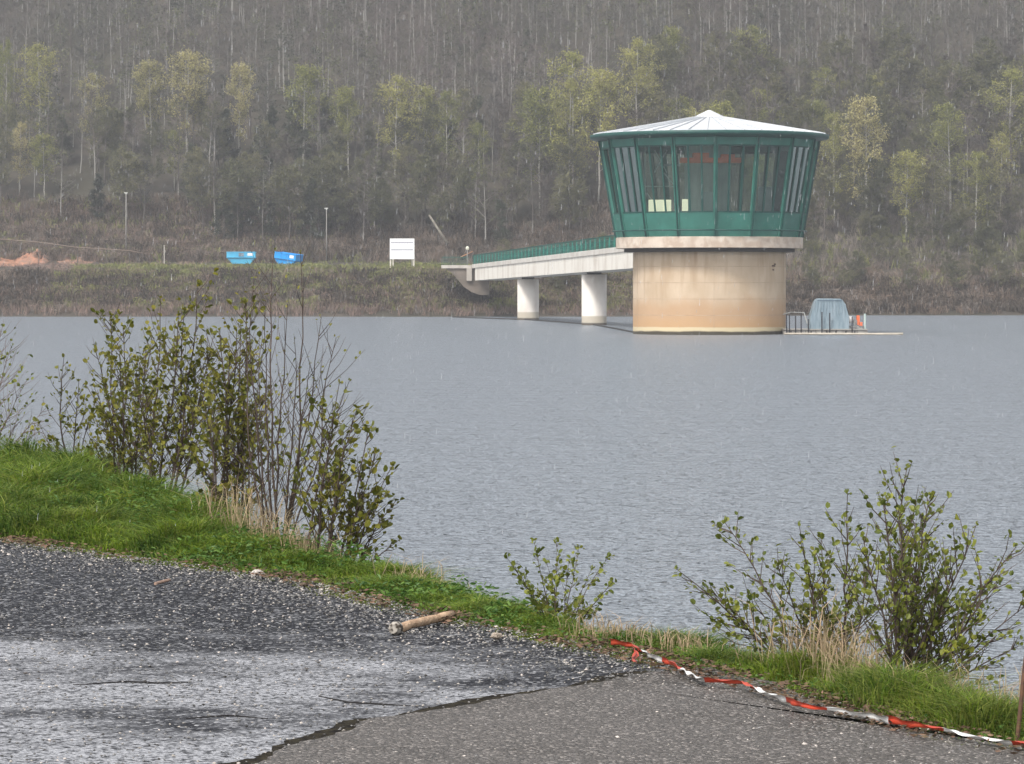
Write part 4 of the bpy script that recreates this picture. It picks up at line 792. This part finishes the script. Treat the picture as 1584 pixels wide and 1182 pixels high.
X, Y, d, yn = verge(16000, 15, 27, .1, (1, .3)); q = vnoise(X*1.7, Y*1.7, 5)+.4*vnoise(X*6, Y*6, 2) > -.02; X, Y, d = X[q], Y[q], d[q]
o_ = np.stack([X, Y, znear(X, Y)+R.uniform(.03, .2, len(X))*np.clip(.2+.7*d, 0, 1)], 1)
hm.leaves(o_, R.normal(size=(len(X), 3))*[1, 1, .25]+[0, 0, .1], R.uniform(.018, .045, len(X)), 0, .4); X2, Y2, d2, _ = verge(3500, 9, 16, .02, (1, .1)); o_ = np.stack([X2, Y2, znear(X2, Y2)+R.uniform(.01, .06, len(X2))], 1); hm.leaves(o_, R.normal(size=(len(X2), 3))*[1, 1, .3]+[0, 0, .1], R.uniform(.008, .02, len(X2)), 0, .7)
tag(hm.build('herbs', [g_mats[3]]), 'broad leaved weeds growing through the verge grass', 'weeds', kind='stuff')
# dry straw tufts
dm = MB()
def straw(px, n, h, off=.12, spread=.10, lean=.3):
    n = int(n*.6); px += random.uniform(-12, 12); h *= random.uniform(.7, 1.3)
    D = rayd(px, off); x = Xat(px, D); blades(dm, x+R.normal(size=n)*spread, D+R.normal(size=n)*spread, h*(.3+.8*R.random(n)), .0045, 0, lean, .7)
for px, n, h in ((380, 160, .4), (405, 160, .45), (440, 170, .4), (470, 200, .4), (500, 120, .3), (340, 100, .3), (630, 90, .22), (660, 70, .2), (930, 60, .12), (965, 150, .17), (990, 90, .14), (1048, 120, .2), (1240, 120, .32), (1275, 160, .36), (1310, 170, .34), (1335, 90, .24), (1350, 140, .26), (1390, 120, .22), (1440, 120, .2), (1500, 90, .18), (1540, 110, .24), (1575, 90, .2), (1180, 60, .14), (1120, 50, .12), (960, 160, .15), (985, 120, .13), (1050, 120, .16), (1235, 90, .24), (1300, 90, .3), (1365, 80, .22), (1480, 90, .2), (1525, 90, .26), (1555, 110, .22), (640, 60, .12)): straw(px, n, h)
tag(dm.build('dry_grass', [g_mats[2]]), 'pale dry straw and dead stems along the top of the bank', 'dry grass', kind='stuff')
# gravel and litter
def pebbles(name, X, Y, Z, s, mats, label, cat):
    N_ = len(X); u = R.normal(size=(N_, 6, 3))*.16; B = np.array([(1, 0, 0), (-1, 0, 0), (0, 1, 0), (0, -1, 0), (0, 0, .6), (0, 0, -.6)]); V = (B+u)*s[:, None, None]; V += np.stack([X, Y, Z], 1)[:, None]
    f = np.array([(0, 2, 4), (2, 1, 4), (1, 3, 4), (3, 0, 4), (2, 0, 5), (1, 2, 5), (3, 1, 5), (0, 3, 5)]); Fc = (np.arange(N_)[:, None, None]*6+f[None]).reshape(-1, 3)
    me = npmesh(name, V.reshape(-1, 3), [Fc], mats, [np.repeat(R.choice(len(mats), N_, p=[.72, .12, .16]), 8)]); tag(link(name, me), label, cat, kind='stuff')
st = [mat('grey stone', (.22, .21, .20), c2=(.1, .1, .1), scale=30, island=.5), mat('dark stone', (.06, .055, .05), island=.5), mat('pale stone', (.42, .38, .34), island=.3)]
YN = R.uniform(9, 27, 14000); i = np.argsort(E[:, 1]); ex = np.interp(YN, E[i, 1], E[i, 0]); d = -np.abs(R.normal(size=14000))*.35+.08; X = ex+.877*d; Y = YN+.48*d
X2 = R.uniform(-4, 2, 16000); Y2 = R.uniform(9, 21, 16000); dd, _ = edge_dist(X2, Y2); q = dd < 0; X = np.concatenate([X, X2[q]]); Y = np.concatenate([Y, Y2[q]])
pebbles('gravel', X, Y, np.full(len(X), ROAD+.012), R.uniform(.003, .0075, len(X))*(1+.6*(R.random(len(X)) > .97)), st, 'loose grey and pale gravel strewn over the road and its edge', 'gravel')
lt = MB(); X, Y, d, yn = verge(9000, 9, 24, -.12, (0, .16)); q = (vnoise(X*2.3, Y*1.9, 8) < -.05) | (R.random(len(X)) < .25); X, Y = X[q], Y[q]; lt.quads(np.stack([X, Y, np.full(len(X), ROAD+.02)+.02*R.random(len(X))], 1), R.uniform(.008, .022, len(X)), 0, 1.8, flat=.9)
tag(lt.build('leaf_litter', mat('brown litter', (.07, .045, .028), c2=(.15, .10, .06), scale=20, island=.5)), 'brown dead leaves and grass bits along the road edge', 'leaf litter', kind='stuff')

# ------------------------------------------------------------------ stick, stone, tape, rod
def onroad(px, py, h=0.): D = Dplane(py, ROAD+h); return P(px, py, D)
a = onroad(612, 972, .03); b = onroad(698, 951, .03); n = 9; t = np.linspace(0, 1, n)[:, None]; Q = a*(1-t)+b*t+R.normal(size=(n, 3))*.002
stk = empty('wooden_stick', tuple(a), 'peeled light brown stick lying on the road edge against the grass', 'stick')
MB().tube(Q-a, .021+.0015*np.sin(np.arange(n)*2.), 12).build('shaft', mat('peeled wood', (.50, .35, .23), c2=(.34, .22, .14), scale=18, bump=.3, lo=.45), stk, True)
dirn = (a-b)/np.linalg.norm(a-b); MB().tube([dirn*-.02, dirn*.012, dirn*.03], [.030, .031, .022], 10).build('rough_end', mat('rough pale end', (.34, .31, .27), c2=(.05, .04, .03), scale=40, lo=.42, hi=.58), stk)
def rock(px, py, s, lab, col):
    p = onroad(px, py, .02); n = 10; u, v = np.meshgrid(np.linspace(0, 2*math.pi, 13)[:-1], np.linspace(.05, math.pi-.05, 8)); r = s*(1+.22*vnoise(u*2, v*3, px)); V = np.stack([r*np.cos(u)*np.sin(v)*1.2, r*np.sin(u)*np.sin(v), r*np.cos(v)*.7], -1).reshape(-1, 3)
    q = [(j*12+k, j*12+(k+1) % 12, (j+1)*12+(k+1) % 12, (j+1)*12+k) for j in range(7) for k in range(12)]; o = MB().add(V, np.array(q)).build('stone', mat('rock', col, c2=tuple(c*.5 for c in col), scale=25, bump=.5)); o.location = p; tag(o, lab, 'stone')
rock(398, 888, .034, 'whitish stone at the grass edge left of the stick', (.55, .50, .45)); rock(470, 905, .02, 'small brown stone between the whitish stone and the stick', (.14, .10, .07)); rock(768, 984, .022, 'small pale stone on the road edge right of the stick', (.42, .35, .28))
o = tag(MB().tube([onroad(240, 903, .02), onroad(262, 897, .02)], .008, 6).build('twig', mat('twig', (.3, .2, .15))), 'short brown twig at the road edge below the left thicket', 'twig')
def ribbon(name, pts, parent, w_=.034):
    pts = np.array(pts); seg = np.concatenate([[0], np.cumsum(np.linalg.norm(np.diff(pts, axis=0), axis=1))]); N_ = int(seg[-1]/.012); s = np.linspace(0, seg[-1], N_); Q = np.stack([np.interp(s, seg, pts[:, i]) for i in range(3)], 1)
    Q[:, 2] += .012+.005*np.sin(s*9)+.002*np.sin(s*37); Q[:, 1] += .008*np.sin(s*17)
    T = np.gradient(Q, axis=0); T /= np.linalg.norm(T, axis=1)[:, None]; tw = .95+.35*np.sin(s*3.2)+.2*np.sin(s*9.+1); S1 = np.cross(T, [0, 0, 1.]); S1 /= np.linalg.norm(S1, axis=1)[:, None]; U = np.cross(S1, T)
    Wd = S1*np.cos(tw)[:, None]+U*np.sin(tw)[:, None]; Nn = np.cross(Wd, T); V = []; cols = 5; wloc = w_*(.8+.25*np.sin(s*9+2))
    for j in range(cols): f = j/(cols-1)-.5; V.append(Q+Wd*(f*wloc)[:, None]+Nn*(.005*math.cos(j*2.4)*(1+.8*np.sin(s*41+j)))[:, None])
    V = np.stack(V, 1).reshape(-1, 3); k, j = np.meshgrid(np.arange(N_-1), np.arange(cols-1), indexing='ij'); i0 = (k*cols+j).ravel(); f = np.stack([i0, i0+1, i0+cols+1, i0+cols], 1); mi = ((np.repeat(s[:-1], cols-1)/.34).astype(int) % 2)
    return link(name, npmesh(name, V, [f], [mat('tape red', (.52, .055, .025), rough=.45, c2=(.40, .06, .03), scale=12), mat('tape white', (.72, .71, .69), rough=.4, c2=(.58, .57, .55), scale=12)], [mi], True), parent)
tape = empty('barrier_tape', tuple(onroad(945, 998)), 'red and white barrier tape lying crumpled along the road edge', 'tape')
tp = [onroad(x, y, .03)-np.array(tape.location) for x, y in ((945, 998), (975, 1003), (1000, 1014), (1045, 1035), (1090, 1056), (1150, 1063), (1215, 1086), (1240, 1098), (1258, 1101), (1300, 1104), (1350, 1112), (1420, 1129), (1500, 1142), (1584, 1156), (1680, 1172))]
ribbon('strip', tp, tape)
ribbon('loose_end', [onroad(981, 1008, .05)-np.array(tape.location), onroad(985, 1018, .03)-np.array(tape.location), onroad(978, 1026, .02)-np.array(tape.location), onroad(984, 1030, .02)-np.array(tape.location)], tape, .022)
p = onroad(1571, 1150); o = tag(MB().tube([p-[0, 0, .05], p+[.03, 0, .25], p+[.075, 0, .62]], .008, 8).build('steel_rod', mat('rusty iron', (.07, .04, .03), c2=(.13, .07, .04), scale=30)), 'rusty iron rod leaning out of the grass at the right edge', 'rod')

# ------------------------------------------------------------------ rain and haze
N_ = 11000; D = 17+120*R.random(N_)**1.3; X = R.uniform(-.2, .2, N_)*D; Z = EYE+R.uniform(-.16, .11, N_)*D; q = Z > np.where(D < 40, 3.1, .3); D, X, Z = D[q], X[q], Z[q]; l = .012+.05*R.random(len(D))**2*(D/40)**.6
rn = MB().prisms(np.stack([X, D, Z], 1), np.stack([X+l*.06, D, Z+l], 1), .0013*(.6+.8*D/60), .0006)
rm = bpy.data.materials.new('raindrop'); rm.use_nodes = True; b = rm.node_tree.nodes['Principled BSDF']; b.inputs['Base Color'].default_value = (.85, .87, .9, 1); b.inputs['Roughness'].default_value = .2; b.inputs['Alpha'].default_value = .42
tag(rn.build('rain', rm), 'fine falling rain in front of the lake and wood', 'rain', kind='stuff')
hz = MB().box((-330, -30, -6), (330, 800, 230)); hm_ = bpy.data.materials.new('haze'); hm_.use_nodes = True; t = hm_.node_tree; t.nodes.remove(t.nodes['Principled BSDF']); pv = t.nodes.new('ShaderNodeVolumePrincipled'); pv.inputs['Density'].default_value = .00034; pv.inputs['Color'].default_value = (.86, .88, .93, 1); pv.inputs['Anisotropy'].default_value = .2
t.links.new(pv.outputs[0], t.nodes['Material Output'].inputs['Volume'])
tag(hz.build('haze', hm_), 'thin pale rain haze over the lake', 'haze', kind='stuff')
